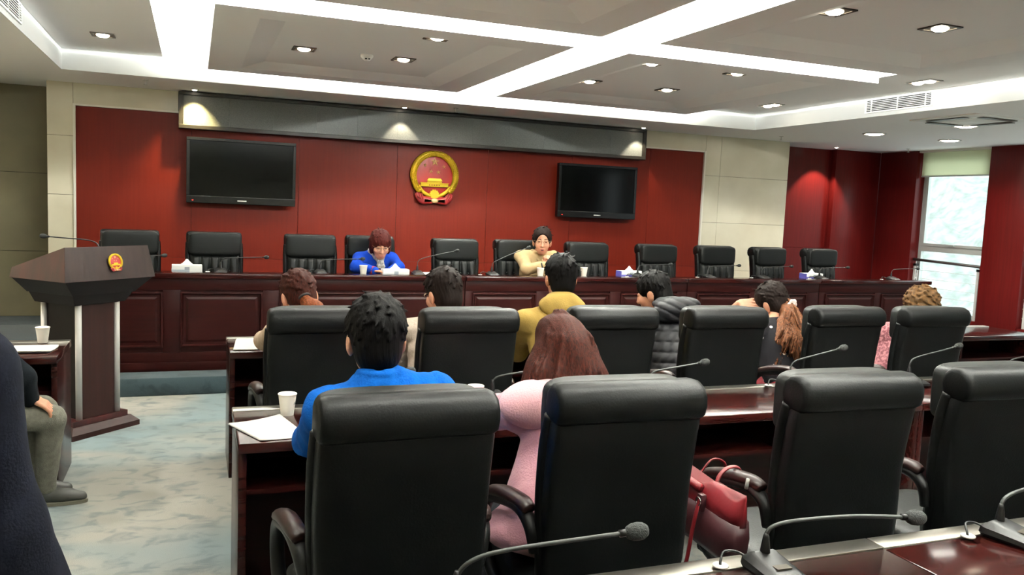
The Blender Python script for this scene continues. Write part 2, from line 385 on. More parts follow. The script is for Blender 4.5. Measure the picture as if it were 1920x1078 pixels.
t = thing('ceiling_slot', 'small unlit rectangular slot in the smoke detector panel', 'slot', (0.878, 6.33, ZP + .052)); box('slot_frame', -.11, .11, -.05, .05, -.006, .003, M_ceil, t); box('slot_opening', -.095, .095, -.035, .035, -.008, -.005, M_bezel, t)
square_downlight(3.67, 7.61, ZP + .052, 'front left square downlight of four on the centre hanging panel')
square_downlight(4.57, 7.63, ZP + .052, 'front right square downlight of four on the centre hanging panel')
square_downlight(3.66, 6.385, ZP + .052, 'rear left square downlight of four on the centre hanging panel')
square_downlight(4.54, 6.39, ZP + .052, 'rear right square downlight of four on the centre hanging panel')
square_downlight(3.66, 4.20, ZP + .052, 'large square downlight at the top edge above the windows, left of two')
square_downlight(4.53, 4.205, ZP + .052, 'large square downlight at the top edge above the windows, right of two')
square_downlight(-.753, 8.26, ZT - .002, 'square downlight alone on the left margin of the ceiling tray')
square_downlight(6.46, 6.13, ZT - .002, 'twin downlight on the right tray margin above the air grille', lamps=2, w=.08)
square_downlight(6.46, 8.37, ZT - .002, 'twin downlight on the right tray margin near the front corner', lamps=2, w=.08)
for i, (x, y) in enumerate(((0.88, 4.2), (1.75, 4.2), (0.88, 3.1), (1.75, 3.1), (3.66, 3.1), (4.53, 3.1), (-.75, 5.0), (-.75, 2.0), (6.46, 3.9), (6.46, 1.7), (0.88, .6), (1.75, .6), (3.66, .6), (4.53, .6), (-2.05, 8.3), (-2.05, 7.2), (-2.05, 6.0), (-2.05, 4.6), (-2.05, 2.6))):
    l = spot((x, y, ZP - .11 if x < -1.5 else ZP), DOWN_W * (3.2 if x < -1.5 else 1.0), rad=.05); l.name = 'unseen_beam'  # left column of beams is unseen, added to brighten the olive wall
# smoke detector
t = thing('smoke_detector', 'round white smoke detector between two downlights', 'detector', (1.417, 7.468, ZP + .055))
from_bm('detector_body', lathe_bm([(.055, 0), (.055, -.018), (.042, -.034), (.026, -.05), (.006, -.052)], 20), M_ceil, t, True)
for s in (-1, 1): from_bm('sensor_eye', lathe_bm([(.009, 0), (.008, -.008), (.002, -.01)], 10, c=(s * .014, -.035, -.034)), M_dark, t)
# wall washing spots above the led sign
for i, (x, y, p, lab, tilt) in enumerate(((.0, 10.0, 120, 'small bright spotlight over the left end of the long sign', .30), (2.37, 10.0, 26, 'small bright spotlight over the middle of the long sign', .2), (5.66, 10.0, 26, 'small spotlight over the right end of the long sign', .2), (9.35, 10.45, 75, 'small spotlight over the red wall in the far corner', .32))):
    t = thing('spotlight', lab, 'spotlight', (x, y, ZC), 0, 'wall spotlights')
    from_bm('spot_ring', lathe_bm([(.045, .002), (.045, -.006), (.032, -.008), (.030, .002)], 18), M_silver, t, True)
    from_bm('spot_lens', lathe_bm([(.001, -.016), (.018, -.013), (.028, -.002)], 14), M_lamp, t, True)
    spot((0, 0, -.03), p, (1.0, .80, .36) if i == 0 else (1.0, .86, .66), 1.45 if i == 0 else 1.3, .9 if i == 0 else .4, (tilt, 0, 0), .02, t)
# sprinklers
for x, y, lab in ((-.471, 9.49, 'sprinkler head left of the long sign'), (2.911, 9.655, 'sprinkler head above the middle of the long sign'), (7.67, 9.67, 'sprinkler head above the marble wall on the right'), (10.2, 9.86, 'sprinkler head near the top of the far window')):
    t = thing('sprinkler', lab, 'sprinkler', (x, y, ZC), 0, 'ceiling sprinklers')
    from_bm('escutcheon', lathe_bm([(.03, 0), (.028, -.006), (.008, -.010)], 14), M_silver, t, True)
    from_bm('stem', lathe_bm([(.007, -.008), (.007, -.045), (.003, -.05)], 8), M_silver, t)
    from_bm('deflector', lathe_bm([(.004, -.048), (.022, -.05), (.022, -.053), (.004, -.054)], 12), M_silver, t)
# soffit lights by the windows
for x, y, lab, p in ((8.22, 8.52, 'round soffit light nearest the marble wall', 45), (8.235, 7.16, 'round soffit light beside the cassette air unit', 45), (9.47, 8.47, 'round soffit light in front of the far window', 45), (9.48, 7.0, 'round soffit light at the right edge near the windows', 45), (8.23, 5.6, None, 40), (9.48, 5.6, None, 40), (8.23, 4.0, None, 40), (9.48, 4.0, None, 40)):
    if lab:
        t = thing('soffit_light', lab, 'soffit light', (x, y, ZC), 0, 'soffit lights')
        from_bm('trim_ring', lathe_bm([(.145, .002), (.145, -.008), (.122, -.012), (.115, .001)], 24), M_silver, t, True)
        from_bm('lamp_disc', lathe_bm([(.001, -.022), (.07, -.019), (.118, -.004)], 24), M_lamp, t, True)
        spot((0, 0, -.06), p, WARM, 2.6, .8, rad=.08, parent=t)
    else:
        spot((x, y, ZC - .06), p, WARM, 2.6, .8, rad=.08)
t = thing('ceiling_cassette', 'square ceiling cassette air unit with open flaps', 'air unit', (7.78, 6.72, ZC))
box('cassette_panel', -.42, .42, -.42, .42, -.018, .002, M_ceil, t, bev=.006)
box('return_grille', -.24, .24, -.24, .24, -.024, -.016, M_white, t, bev=.003)
for s, a in enumerate((0, PI / 2, PI, 1.5 * PI)):
    f = box('air_flap', -.24, .24, .29, .37, -.030, -.024, M_bezel, t); f.rotation_euler = (0, 0, a)
# fascia air grilles
def grille(loc, rz, L, H, label, nsl=6):
    t = thing('air_grille', label, 'air grille', loc, rz, 'fascia air grilles')
    bm = box_bm(-L / 2, L / 2, -.012, 0, 0, .016)
    for a in ((-L / 2, L / 2, -.012, 0, H - .016, H), (-L / 2, -L / 2 + .02, -.012, 0, .016, H - .016), (L / 2 - .02, L / 2, -.012, 0, .016, H - .016)): box_bm(*a, bm=bm)
    from_bm('grille_frame', bm, M_white, t)
    box('duct_back', -L / 2 + .01, L / 2 - .01, -.002, -.0005, .01, H - .01, M_dark, t)
    for k in range(nsl):
        z = .022 + (H - .044) * (k + .5) / nsl
        s = box('slat', -L / 2 + .018, L / 2 - .018, -.011, -.003, z - .0035, z + .0035, M_white, t)
    for x in (-L * .40, 0, L * .40): box('mullion', x - .005, x + .005, -.0125, -.004, .014, H - .014, M_white, t)
grille((TX1 - .005, 6.855, ZC + .042), -PI / 2, .90, .15, 'white slatted air grille on the right ceiling fascia')
grille((TX0 + .005, 6.72, ZC + .042), PI / 2, .95, .15, 'white slatted air grille on the left ceiling fascia')

# ------------------------------------------------------------------ front wall: led sign, screens, emblem
t = thing('led_sign', 'long grey dot matrix sign in a black frame under the ceiling', 'sign', (0, 10.14, 0))
X0, X1, Z0, Z1 = -.166, 5.80, 2.374, 2.782
bm = box_bm(X0, X1, 0, .155, Z0, Z0 + .045, .004)
for a in ((X0, X1, 0, .155, Z1 - .035, Z1), (X0, X0 + .05, 0, .155, Z0 + .045, Z1 - .035), (X1 - .05, X1, 0, .155, Z0 + .045, Z1 - .035)): box_bm(*a, .002, bm=bm)
from_bm('sign_frame', bm, M_ledf, t)
nm = 12
for k in range(nm):
    a = X0 + .05 + (X1 - X0 - .10) * k / nm; b = X0 + .05 + (X1 - X0 - .10) * (k + 1) / nm
    box('dot_matrix_panel', a + .0006, b - .0006, .025, .15, Z0 + .046, Z1 - .036, M_led, t)
def tv(x0, x1, z0, z1, label):
    t = thing('television', label, 'television', ((x0 + x1) / 2, 10.12, z0), 0, 'wall televisions')
    w = (x1 - x0) / 2; h = z1 - z0
    bm = box_bm(-w, w, 0, .085, 0, .085, .006)
    for a in ((-w, w, 0, .085, h - .035, h), (-w, -w + .035, 0, .085, .085, h - .035), (w - .035, w, 0, .085, .085, h - .035)): box_bm(*a, .004, bm=bm)
    from_bm('bezel', bm, M_tvb, t)
    box('screen', -w + .03, w - .03, .010, .06, .08, h - .03, M_tv, t)
    box('back_cover', -w * .8, w * .8, .085, .14, .08, h * .85, M_blk, t, bev=.01)
    box('wall_mount', -.25, .25, .14, .178, h * .3, h * .7, M_blk, t)
    box('brand_strip', -.05, .05, -.0015, .001, .035, .047, M_silver, t)
    box('status_light', -w + .06, -w + .075, -.0015, .001, .03, .036, mat('red_led', 'ff3020', .4, emit=2.0), t)
tv(-.083, 1.117, 1.545, 2.285, 'larger black wall television on the left, blank')
tv(4.505, 5.675, 1.548, 2.262, 'black wall television on the right of the emblem, blank')

def star_bm(r, depth, c, bm, rot=0.0):
    vs_ = []; top = bm.verts.new((c[0], c[1] - depth, c[2]))
    for k in range(10):
        a = PI / 2 + rot + k * PI / 5; q = r if k % 2 == 0 else r * .40
        vs_.append(bm.verts.new((c[0] + q * math.cos(a), c[1], c[2] + q * math.sin(a))))
    for k in range(10): bm.faces.new((vs_[k], vs_[(k + 1) % 10], top))
    bm.faces.new(vs_[::-1]); return bm
def emblem(loc, rz, s, label, cat='emblem', tilt=0.0):
    """round gold and red state emblem in relief, facing -Y, unit size = full width 1"""
    t = thing('wall_emblem' if s > .3 else 'lectern_emblem', label, cat, loc, rz); t.rotation_euler = (tilt, 0, rz); t.scale = (s, s, s)
    def arc(r, a0, a1, n): return [(r * math.cos(a0 + (a1 - a0) * k / n), r * math.sin(a0 + (a1 - a0) * k / n)) for k in range(n + 1)]
    # red disc
    bm = bmesh.new(); n = 48
    loft_bm([[(q * math.cos(2 * PI * k / n), y, q * math.sin(2 * PI * k / n)) for k in range(n)] for q, y in ((.43, 0), (.43, -.03), (.38, -.045), (.2, -.05), (.01, -.05))], bm=bm)
    from_bm('red_field', bm, M_ered, t, True)
    # wheat wreath: two halves, each a row of grain ears
    for sgn in (-1, 1):
        a0, a1 = PI / 2 - sgn * .0, PI / 2 - sgn * 2.42
        path = [((.438) * math.cos(a0 + (a1 - a0) * k / 28), -.05, .438 * math.sin(a0 + (a1 - a0) * k / 28)) for k in range(29)]
        w = from_bm('wheat_wreath', tube_bm(path, [.058 + .012 * math.sin(PI * min(1, k / 22)) for k in range(29)], 10, up=(0, -1, 0), flat=.7), M_gold, t, True)
        bm = bmesh.new()
        for k in range(1, 27):
            a = a0 + (a1 - a0) * (k + .3) / 28
            for q in (-.038, .0, .038):
                r = .438 + q; cx, cz = r * math.cos(a), r * math.sin(a)
                d = Vector((-math.sin(a), 0, math.cos(a))) * (-sgn) * -1
                o_ = Vector((math.cos(a), 0, math.sin(a)))
                tip = Vector((cx, -.112, cz)) + d * .030 + o_ * q * .4; b0 = Vector((cx, -.085, cz)) - d * .02
                vv = [bm.verts.new(b0 + o_ * .018), bm.verts.new(b0 - o_ * .018), bm.verts.new(tip), bm.verts.new(Vector((cx, -.108, cz)))]
                bm.faces.new((vv[0], vv[3], vv[2])); bm.faces.new((vv[3], vv[1], vv[2])); bm.faces.new((vv[0], vv[1], vv[3]))
        from_bm('grain', bm, M_goldp, w)
    # stars
    from_bm('star', star_bm(.095, .03, (0, -.052, .275), bmesh.new()), M_pgold, t)
    for x, z in ((-.20, .20), (.19, .185), (-.078, .075), (.078, .072)):
        from_bm('star', star_bm(.046, .02, (x, -.052, z), bmesh.new(), .15 if x > 0 else -.15), M_pgold, t)
    # gate building
    g = from_bm('gate_building', box_bm(-.285, .285, -.085, -.045, -.225, -.155, .004), M_goldp, t)
    for a in ((-.30, .30, -.09, -.045, -.155, -.143), (-.15, .15, -.085, -.045, -.143, -.118), (-.13, .13, -.08, -.045, -.118, -.075)): box('gate_tier', *a, M_goldp, g)
    bm = bmesh.new(); V = [bm.verts.new(p) for p in ((-.16, -.09, -.105), (.16, -.09, -.105), (.125, -.075, -.055), (-.125, -.075, -.055), (-.16, -.045, -.105), (.16, -.045, -.105), (.125, -.045, -.055), (-.125, -.045, -.055))]
    for q in ((0, 1, 2, 3), (4, 7, 6, 5), (0, 4, 5, 1), (3, 2, 6, 7), (0, 3, 7, 4), (1, 5, 6, 2)): bm.faces.new([V[i] for i in q])
    from_bm('gate_roof', bm, M_goldp, g)
    for k in range(5): box('archway', -.115 + .05 * k, -.098 + .05 * k, -.088, -.08, -.205, -.18, M_ered, g)
    # ring below and gear
    path = [(.36 * math.cos(PI + .42 + (PI - .84) * k / 24), -.06, -.06 + .36 * math.sin(PI + .42 + (PI - .84) * k / 24)) for k in range(25)]
    from_bm('lower_ring', tube_bm(path, .04, 8, up=(0, -1, 0), flat=.6), M_gold, t, True)
    bm = bmesh.new(); n = 48; ring = []
    for k in range(n):
        q = .10 if (k // 2) % 2 else .085
        ring.append((q * math.cos(2 * PI * k / n), q * math.sin(2 * PI * k / n)))
    loft_bm([[(x, y, -.375 + z) for x, z in ring] for y in (-.05, -.10)], bm=bm); from_bm('cogwheel', bm, M_goldp, t)
    # ribbon
    for sgn in (-1, 1):
        P_ = [(sgn * .36, -.045, -.36), (sgn * .31, -.075, -.43), (sgn * .25, -.08, -.49), (sgn * .15, -.085, -.50), (0, -.09, -.50)]
        from_bm('ribbon_drape', tube_bm(smooth_path(P_, 5), [.055 + .03 * math.sin(PI * k / 20) for k in range(21)], 10, up=(0, -1, 0), flat=.45), M_erib, t, True)
        for j in range(3):
            from_bm('ribbon_fold', tube_bm(smooth_path([(sgn * (.27 + .045 * j), -.10, -.37 - .0 * j), (sgn * (.255 + .045 * j), -.12, -.43), (sgn * (.235 + .03 * j), -.10, -.52 + .025 * j)], 4), .016, 6), M_erib, t, True)
        bm = bmesh.new(); V = [bm.verts.new((sgn * x, y, z)) for x, y, z in ((.05, -.13, -.49), (.05, -.13, -.52), (.21, -.13, -.535), (.21, -.13, -.475))]; bm.faces.new(V); bmesh.ops.solidify(bm, geom=bm.faces[:], thickness=.015); from_bm('ribbon_tail', bm, M_pgold, t)
    from_bm('ribbon_knot', sell_bm(.075, .03, .045, .8, .8, (0, -.12, -.505), 16, 8), M_pgold, t, True)
    return t
emblem((2.845, 10.30, 2.005), 0, .63, 'round gold and red state emblem on the red wall')

# ------------------------------------------------------------------ dais desks
def dais(x0, x1, panels, label, left_end, right_end):
    t = thing('dais_desk', label, 'desk', (x0, 7.46, .15), 0, 'dais desks'); w = x1 - x0
    box('front_board', .001, w - .001, .012, .04, .05, .80, M_deskv, t)
    box('plinth', .001, w - .001, -.004, .03, 0, .075, M_deskv, t, bev=.004)
    box('base_rail', .001, w - .001, .0, .02, .075, .16, M_deskv, t, bev=.003)
    box('top_rail', .001, w - .001, .0, .02, .69, .788, M_deskv, t, bev=.003)
    box('cap_moulding', -.0 if not left_end else -.02, w if not right_end else w + .02, -.03, .14, .788, .832, M_desktop, t, bev=.008)
    box('worktop', .0, w, .14, .45, .780, .810, M_desktop, t, bev=.004)
    cuts = [0.0] + [p for q in panels for p in (q[0] - x0, q[1] - x0)] + [w]
    for a, b in zip(cuts[0::2], cuts[1::2]): box('stile', a + .001, b - .001, .0, .02, .16, .69, M_deskv, t, bev=.003)
    for a, b in panels:
        a -= x0; b -= x0
        bm = bmesh.new(); za, zb = .205, .672
        def rr(i, y): return [(a + i, y, za + i), (b - i, y, za + i), (b - i, y, zb - i), (a + i, y, zb - i)]
        loft_bm([rr(-.004, .012), rr(-.002, -.010), rr(.012, -.012), rr(.022, .004), rr(.04, .004), rr(.06, -.006)], bm=bm)
        from_bm('raised_panel', bm, M_deskv, t)
    for x in (0.0, w - .03): box('end_board', x, x + .03, 0.04, .18, .0, .779, M_deskv, t)
    return t
dais(-1.0, 2.40, [(-.9, -.24), (-.1, .56), (.70, 1.46), (1.59, 2.33)], 'dark mahogany panelled dais desk behind the lectern, leftmost of four', True, False)
dais(2.405, 4.85, [(2.48, 3.135), (3.28, 3.945), (4.07, 4.73)], 'dark mahogany panelled dais desk below the emblem with three panels', False, False)
dais(4.855, 6.585, [(4.98, 5.65), (5.76, 6.42)], 'dark mahogany panelled dais desk behind the person in polka dots', False, False)
dais(6.59, 8.22, [(6.68, 7.40), (7.50, 8.12)], 'dark mahogany panelled dais desk at the window end', False, True)

# ------------------------------------------------------------------ executive chair (seen from behind in the rows, from the front on the dais)
def sq_ring(cx, cy, hx, hy, z, n=28, e=.32):
    def sp(v): return math.copysign(abs(v) ** e, v)
    return [(cx + hx * sp(math.cos(2 * PI * k / n)), cy + hy * sp(math.sin(2 * PI * k / n)), z) for k in range(n)]
def make_chair(label):
    t = thing('leather_armchair', label, 'chair', (0, 0, 0), 0, 'black leather chairs')
    Z = [.41, .43, .50, .58, .66, .74, .82, .90, .98, 1.03, 1.05]
    Yc = [-.195, -.20, -.222, -.232, -.232, -.232, -.24, -.252, -.266, -.276, -.28]
    Hx = [.208, .220, .228, .233, .237, .240, .241, .241, .241, .240, .234]
    Hy = [.03, .045, .055, .06, .062, .058, .052, .05, .05, .05, .045]
    b = from_bm('backrest', loft_bm([sq_ring(0, y, hx, hy, z) for z, y, hx, hy in zip(Z, Yc, Hx, Hy)]), M_leather, t, auto=60)
    # rolled head section at the back of the top
    def head_ring(x, s):
        P_ = [(-.225, 1.035), (-.215, 1.085), (-.225, 1.125), (-.255, 1.150), (-.295, 1.152), (-.328, 1.138), (-.346, 1.11), (-.348, 1.075), (-.338, 1.045), (-.315, 1.03)]
        cy, cz = -.287, 1.078
        sp = [Vector((x, cy + (y - cy) * s, cz + (z - cz) * s)) for y, z in P_]
        return sp
    xs = [-.243, -.239, -.230, -.214, 0, .214, .230, .239, .243]; ss = [.72, .86, .95, 1, 1, 1, .95, .86, .72]
    from_bm('head_roll', loft_bm([head_ring(x, s) for x, s in zip(xs, ss)]), M_leather, t, True)
    # side piping wings that run up beside the back
    for s in (-1, 1):
        P_ = [(s * .212, -.20, .46), (s * .226, -.215, .62), (s * .232, -.212, .78), (s * .234, -.228, .95), (s * .230, -.25, 1.05)]
        from_bm('side_bolster', tube_bm(smooth_path(P_, 6), [.022] * 25, 10), M_leather, t, True)
    # front head pad and pleated lower cushion
    from_bm('head_pad', sell_bm(.236, .058, .108, .32, .30, (0, -.214, 1.042), 40, 16), M_leatherf, t, True)
    bm = bmesh.new(); nx, nz = 60, 26; lines = [-.126, -.042, .042, .126]; Gv = {}
    for j in range(nz + 1):
        z = .48 + (.945 - .48) * j / nz
        yb = float(np.interp(z, Z, Yc))
        for i in range(nx + 1):
            x = -.218 + .436 * i / nx; ed = min(1.0, (1 - abs(x) / .218) * 6) ** .5 * min(1.0, min(j, nz - j) / 2.2 + .12) ** .5
            g = sum(math.exp(-((x - q) / .013) ** 2) for q in lines)
            pin = sum(math.exp(-(((x - q) / .022) ** 2 + ((z - zz) / .03) ** 2)) for q in lines for zz in (.80, .66))
            Gv[i, j] = bm.verts.new((x, yb + .045 + .045 * ed * (1 - .42 * g * (.35 + .65 * min(1, abs(z - .945) / .06))) - .018 * pin, z))
    for i in range(nx):
        for j in range(nz): bm.faces.new((Gv[i, j], Gv[i + 1, j], Gv[i + 1, j + 1], Gv[i, j + 1]))
    pc = from_bm('pleated_cushion', bm, M_leatherf, t, True)
    for q in lines:
        from_bm('button', sell_bm(.009, .006, .009, 1, 1, (q, float(np.interp(.80, Z, Yc)) + .072, .80), 10, 6), M_leatherf, pc, True)
    st = from_bm('seat', sell_bm(.245, .275, .068, .5, .3, (0, .045, .43), 40, 12), M_leatherf, t, True)
    box('seat_pan', -.22, .22, -.19, .26, .345, .375, M_blk, t, bev=.01)
    for s in (-1, 1):
        P_ = [(s * .240, -.205, .62), (s * .258, -.195, .70), (s * .270, -.12, .733), (s * .272, .05, .700), (s * .272, .16, .66), (s * .270, .215, .58), (s * .265, .19, .47), (s * .248, .10, .385), (s * .19, .0, .36)]
        pth = smooth_path(P_, 6); a = from_bm('armrest', tube_bm(pth, [.020] * len(pth), 10, up=(1, 0, 0), flat=1.2), M_blk, t, True)
        P_ = [(s * .262, -.19, .745), (s * .270, -.14, .756), (s * .272, .0, .735), (s * .272, .12, .700), (s * .272, .19, .668)]
        pth = smooth_path(P_, 5); from_bm('arm_pad', tube_bm(pth, [.008 + .014 * math.sin(PI * min(1, (.08 + .92 * k / 20))) ** .4 for k in range(21)], 12, up=(1, 0, 0), flat=1.35), M_armwood if s > -2 else M_blk, a, True)
    from_bm('gas_column', lathe_bm([(.03, .10), (.03, .24), (.022, .24), (.022, .35)], 16), M_chrome, t, True)
    box('tilt_mechanism', -.09, .09, -.12, .12, .315, .347, M_blk, t, bev=.01)
    lm = None
    for k in range(5):
        a = 2 * PI * k / 5 + .3
        if lm is None:
            l = from_bm('base_leg', tube_bm([(0, 0, .115), (0, .10, .115), (0, .22, .10), (0, .30, .08)], [.032, .028, .022, .018], 8), M_blk, t, True); lm = l.data
            bm = lathe_bm([(.006, -.012), (.026, -.012), (.028, -.006), (.028, .006), (.026, .012), (.006, .012)], 14); bmesh.ops.rotate(bm, verts=bm.verts[:], matrix=Matrix.Rotation(PI / 2, 3, 'Y')); bmesh.ops.translate(bm, verts=bm.verts[:], vec=(.018, .30, .028))
            box_bm(-.006, .006, .285, .315, .02, .075, bm=bm)
            c = from_bm('caster', bm, M_blk, l); cm = c.data
        else:
            l = mesh_obj('base_leg', lm, None, t); c = mesh_obj('caster', cm, None, l)
        l.rotation_euler = (0, 0, a)
    return t
CH0 = make_chair('x'); used = [False]
def chair(x, y, z, rz, label):
    if not used[0]:
        used[0] = True; CH0.location = (x, y, z); CH0.rotation_euler = (0, 0, rz); CH0['label'] = label; return CH0
    return dup(CH0, (x, y, z), rz, label)
for x, y, rz, lab in ((.525, 2.385, .03, 'large black leather chair in the nearest row behind the person in blue fleece'), (1.215, 2.42, -.02, 'large black leather chair in the nearest row behind the person in pink'),
                      (2.06, 2.40, -.04, 'empty black leather chair in the nearest row with a red handbag on its arm'), (2.78, 2.42, -.03, 'black leather chair cut off by the right edge of the photo')):
    chair(x, y, 0, rz, lab)
for x, y, rz, lab in ((.555, 4.14, .0, 'black leather chair of the person in beige top'), (1.252, 4.09, .02, 'black leather chair of the person in grey shirt'), (2.075, 4.13, -.03, 'black leather chair of the person in mustard jacket'),
                      (2.755, 4.10, -.02, 'black leather chair of the person in dark grey puffer jacket'), (3.60, 4.10, -.02, 'black leather chair of the person in polka dots'), (4.235, 4.06, -.02, 'black leather chair of the person in rose patterned top')):
    chair(x, y, 0, rz, lab)
for k, (x, lab) in enumerate(((-.511, 'empty black leather chair partly hidden behind the lectern top'), (.193, 'empty dais chair between the lectern and the left television corner'), (1.048, 'empty dais chair just left of the person in royal blue'), (1.664, 'dais chair in which the person in royal blue sits'), (2.526, 'empty dais chair directly below the wall emblem'),
                  (3.25, 'dais chair in which the person in beige jacket sits'), (4.02, 'empty dais chair just right of the person in beige jacket'), (4.923, 'empty dais chair below the right television, by a tissue box'), (5.691, 'empty dais chair at the right edge of the red panelling'), (6.473, 'empty dais chair in front of the right marble wall'), (7.244, 'last empty dais chair nearest the windows'))):
    chair(x, 7.975 + (.0 if k not in (3, 5) else .13), .15, PI + (.10, .05, -.03, 0, .02, 0, -.04, .05, -.02, .12, .10)[k], lab)
chair(-1.16, 4.60, 0, -1.35, 'black leather chair under the seated person at the left edge')

# ------------------------------------------------------------------ row desks
def make_desk(label, W=1.648):
    t = thing('row_desk', label, 'desk', (0, 0, 0), 0, 'row desks')
    box('tabletop', 0, W, 0, .485, .71, .75, M_desktop, t, bev=.006)
    box('edge_strip', 0, W, .486, .555, .712, .753, M_strip, t, bev=.004)
    box('modesty_panel', .03, W - .03, .45, .475, .02, .71, M_deskv, t)
    box('shelf', .03, W - .03, .06, .45, .535, .553, M_deskv, t)
    box('divider', W / 2 - .01, W / 2 + .01, .06, .45, .553, .71, M_deskv, t)
    for x in (.002, W - .032): box('side_panel', x, x + .03, .02, .54, 0, .71, M_desk, t, bev=.003)
    return t
D0 = make_desk('row desk with papers and a cup left of the person in blue fleece')
D0.location = (.155, 3.10, 0)
rows = ((1.75, 'B'), (4.97, 'C'))
LB = ['second row desk from the left in the row of the person in blue fleece', 'row desk behind the empty chair with red handbag', 'row desk at the right end of the handbag row']
LC = ['row desk with white papers at the left of the person in beige top', 'row desk in front of the mustard jacket and puffer jacket', 'row desk in front of the person in polka dots', 'glossy row desk catching window light at the right edge']
LA = ['nearest desk at the bottom edge, left unit with microphone only', 'nearest desk with two microphones at the bottom right', 'nearest desk unit beyond the right edge of the photo']
for i in range(1, 4): dup(D0, (.155 + 1.65 * i, 3.10, 0), 0, LB[i - 1])
for i in range(4): dup(D0, (.195 + 1.65 * i, 4.97, 0), 0, LC[i])
for i in range(3): dup(D0, (.15 + 1.65 * i, 1.215, 0), 0, LA[i])
dup(D0, (-.68 - 1.648, 4.95, 0), 0, 'desk with cup and open booklet left of the lectern')

# ------------------------------------------------------------------ conference microphones
def make_mic(label, pts, r=.0045, head=.016, base=True):
    t = thing('desk_microphone', label, 'microphone', (0, 0, 0), 0, 'gooseneck microphones')
    P_ = smooth_path(pts, 6)
    if base:
        bm = bmesh.new(); rg = []
        for s, z in ((.92, 0), (1, .008), (.96, .022), (.72, .034), (.60, .038)):
            rg.append([(.0 + s * .055 * q[0], -.02 + s * .075 * q[1], z * (1 + .25 * q[1])) for q in ((-1, -.8), (-.85, -1), (.85, -1), (1, -.8), (1, .8), (.85, 1), (-.85, 1), (-1, .8))])
        b = from_bm('mic_base', loft_bm(rg), M_blk, t, auto=35)
        box('display', -.022, .022, -.06, -.035, .030, .0345, M_bezel, b)
        from_bm('talk_button', lathe_bm([(.010, .030), (.010, .036), (.002, .037)], 14, c=(0, -.012, 0)), M_silver, b, True)
        from_bm('neck_socket', lathe_bm([(.014, .030), (.013, .05), (.008, .085), (.005, .095)], 14, c=(pts[0][0], pts[0][1], 0)), M_blk, t, True)
    if base:
        from_bm('mic_cable', tube_bm(smooth_path([(-.03, .045, .02), (-.05, .07, .03), (-.085, .075, .032), (-.105, .06, .016), (-.108, .055, .004)], 5), .0035, 8), M_blk, t, True)
        from_bm('cable_grommet', lathe_bm([(.012, .0035), (.02, .0035), (.021, .007), (.017, .010), (.012, .008)], 18, c=(-.108, .055, 0)), M_white, t, True)
    n_ = from_bm('gooseneck', tube_bm(P_, r, 8), M_neck, t, True)
    d = (P_[-1] - P_[-3]).normalized(); e0 = P_[-1]
    from_bm('neck_collar', tube_bm([e0 - d * .012, e0 + d * .010], r * 1.6, 10), M_blk, n_, True)
    pr = [(0, .25), (.006, .7), (.015, .95), (.026, 1.0), (.036, .9), (.043, .6), (.046, .15)]
    from_bm('foam_cover', tube_bm([e0 + d * (a * head / .016) for a, _ in pr], [head * q for _, q in pr], 14), M_foam, t, True)
    return t
mA = make_mic('a', [(0, .02, .03), (0, .02, .09), (.025, .015, .115), (.10, .005, .125), (.25, -.015, .128), (.40, -.04, .120)], .0055, .021)
mA.location = (1.372, 1.655, .754); mA['label'] = 'gooseneck microphone on the nearest desk, middle of three'
dup(mA, (2.215, 1.66, .754), .25, 'gooseneck microphone at the bottom right corner on the nearest desk')
mA0 = make_mic('a', [(0, .02, .03), (0, .02, .08), (.03, .015, .115), (.10, .005, .135), (.25, -.015, .150), (.385, -.03, .160)], .0055, .021)
mA0.location = (.545, 1.655, .754); mA0['label'] = 'gooseneck microphone rising from the bottom edge before the nearest chairs'
mB = make_mic('b', [(0, .02, .03), (0, .02, .10), (.018, .018, .135), (.07, .01, .155), (.17, 0, .178), (.29, -.01, .205)], .005, .019)
mB.location = (2.985, 3.53, .754); mB['label'] = 'gooseneck microphone in front of the person in polka dots, on the empty handbag row desk'
dup(mB, (3.79, 3.50, .754), -.02, 'gooseneck microphone in front of the person in rose patterned top, on the handbag row desk')
mB2 = make_mic('b', [(0, .02, .03), (0, .02, .08), (.018, .018, .105), (.06, .01, .118), (.15, 0, .132), (.27, -.01, .15)], .005, .019)
mB2.location = (2.13, 3.54, .754); mB2['label'] = 'gooseneck microphone behind the puffer jacket chair'
dup(mB2, (1.30, 3.55, .754), 0, 'gooseneck microphone beside the cup held by the person in pink')
dup(mB2, (.60, 3.55, .754), 0, 'gooseneck microphone mostly hidden by the person in blue fleece')
dup(mB2, (4.60, 3.52, .754), 0, 'gooseneck microphone at the right edge of the handbag row')
mD = make_mic('d', [(0, .02, .03), (0, .02, .09), (.02, .018, .125), (.07, .01, .135), (.20, 0, .142), (.36, -.01, .148)], .004, .017)
mD.location = (.225, 7.74, .9605); mD.rotation_euler = (0, 0, 0); mD['label'] = 'dais microphone in front of the chair by the first tissue box'
for x, lab in ((1.09, 'dais microphone pointing at the person in royal blue'), (4.42, 'dais microphone in front of the chair by the third tissue box'), (5.30, 'dais microphone before the chair at the edge of the marble'), (6.02, 'dais microphone before the chair at the marble wall'), (6.84, 'dais microphone beside the last tissue box'), (7.93, 'dais microphone at the window end of the dais'), (-.62, 'dais microphone behind the lectern top')):
    dup(mD, (x, 7.74, .9605), 0, lab)
mD2 = make_mic('d', [(0, .02, .03), (0, .02, .11), (.015, .018, .145), (.07, .01, .17), (.20, 0, .205), (.36, -.01, .24)], .004, .017)
mD2.location = (2.01, 7.74, .9605); mD2['label'] = 'dais microphone raised in front of the chair below the emblem'
mD3 = make_mic('d', [(0, .02, .03), (0, .02, .10), (.015, .018, .135), (.08, .01, .17), (.20, 0, .225), (.35, -.01, .285)], .004, .017)
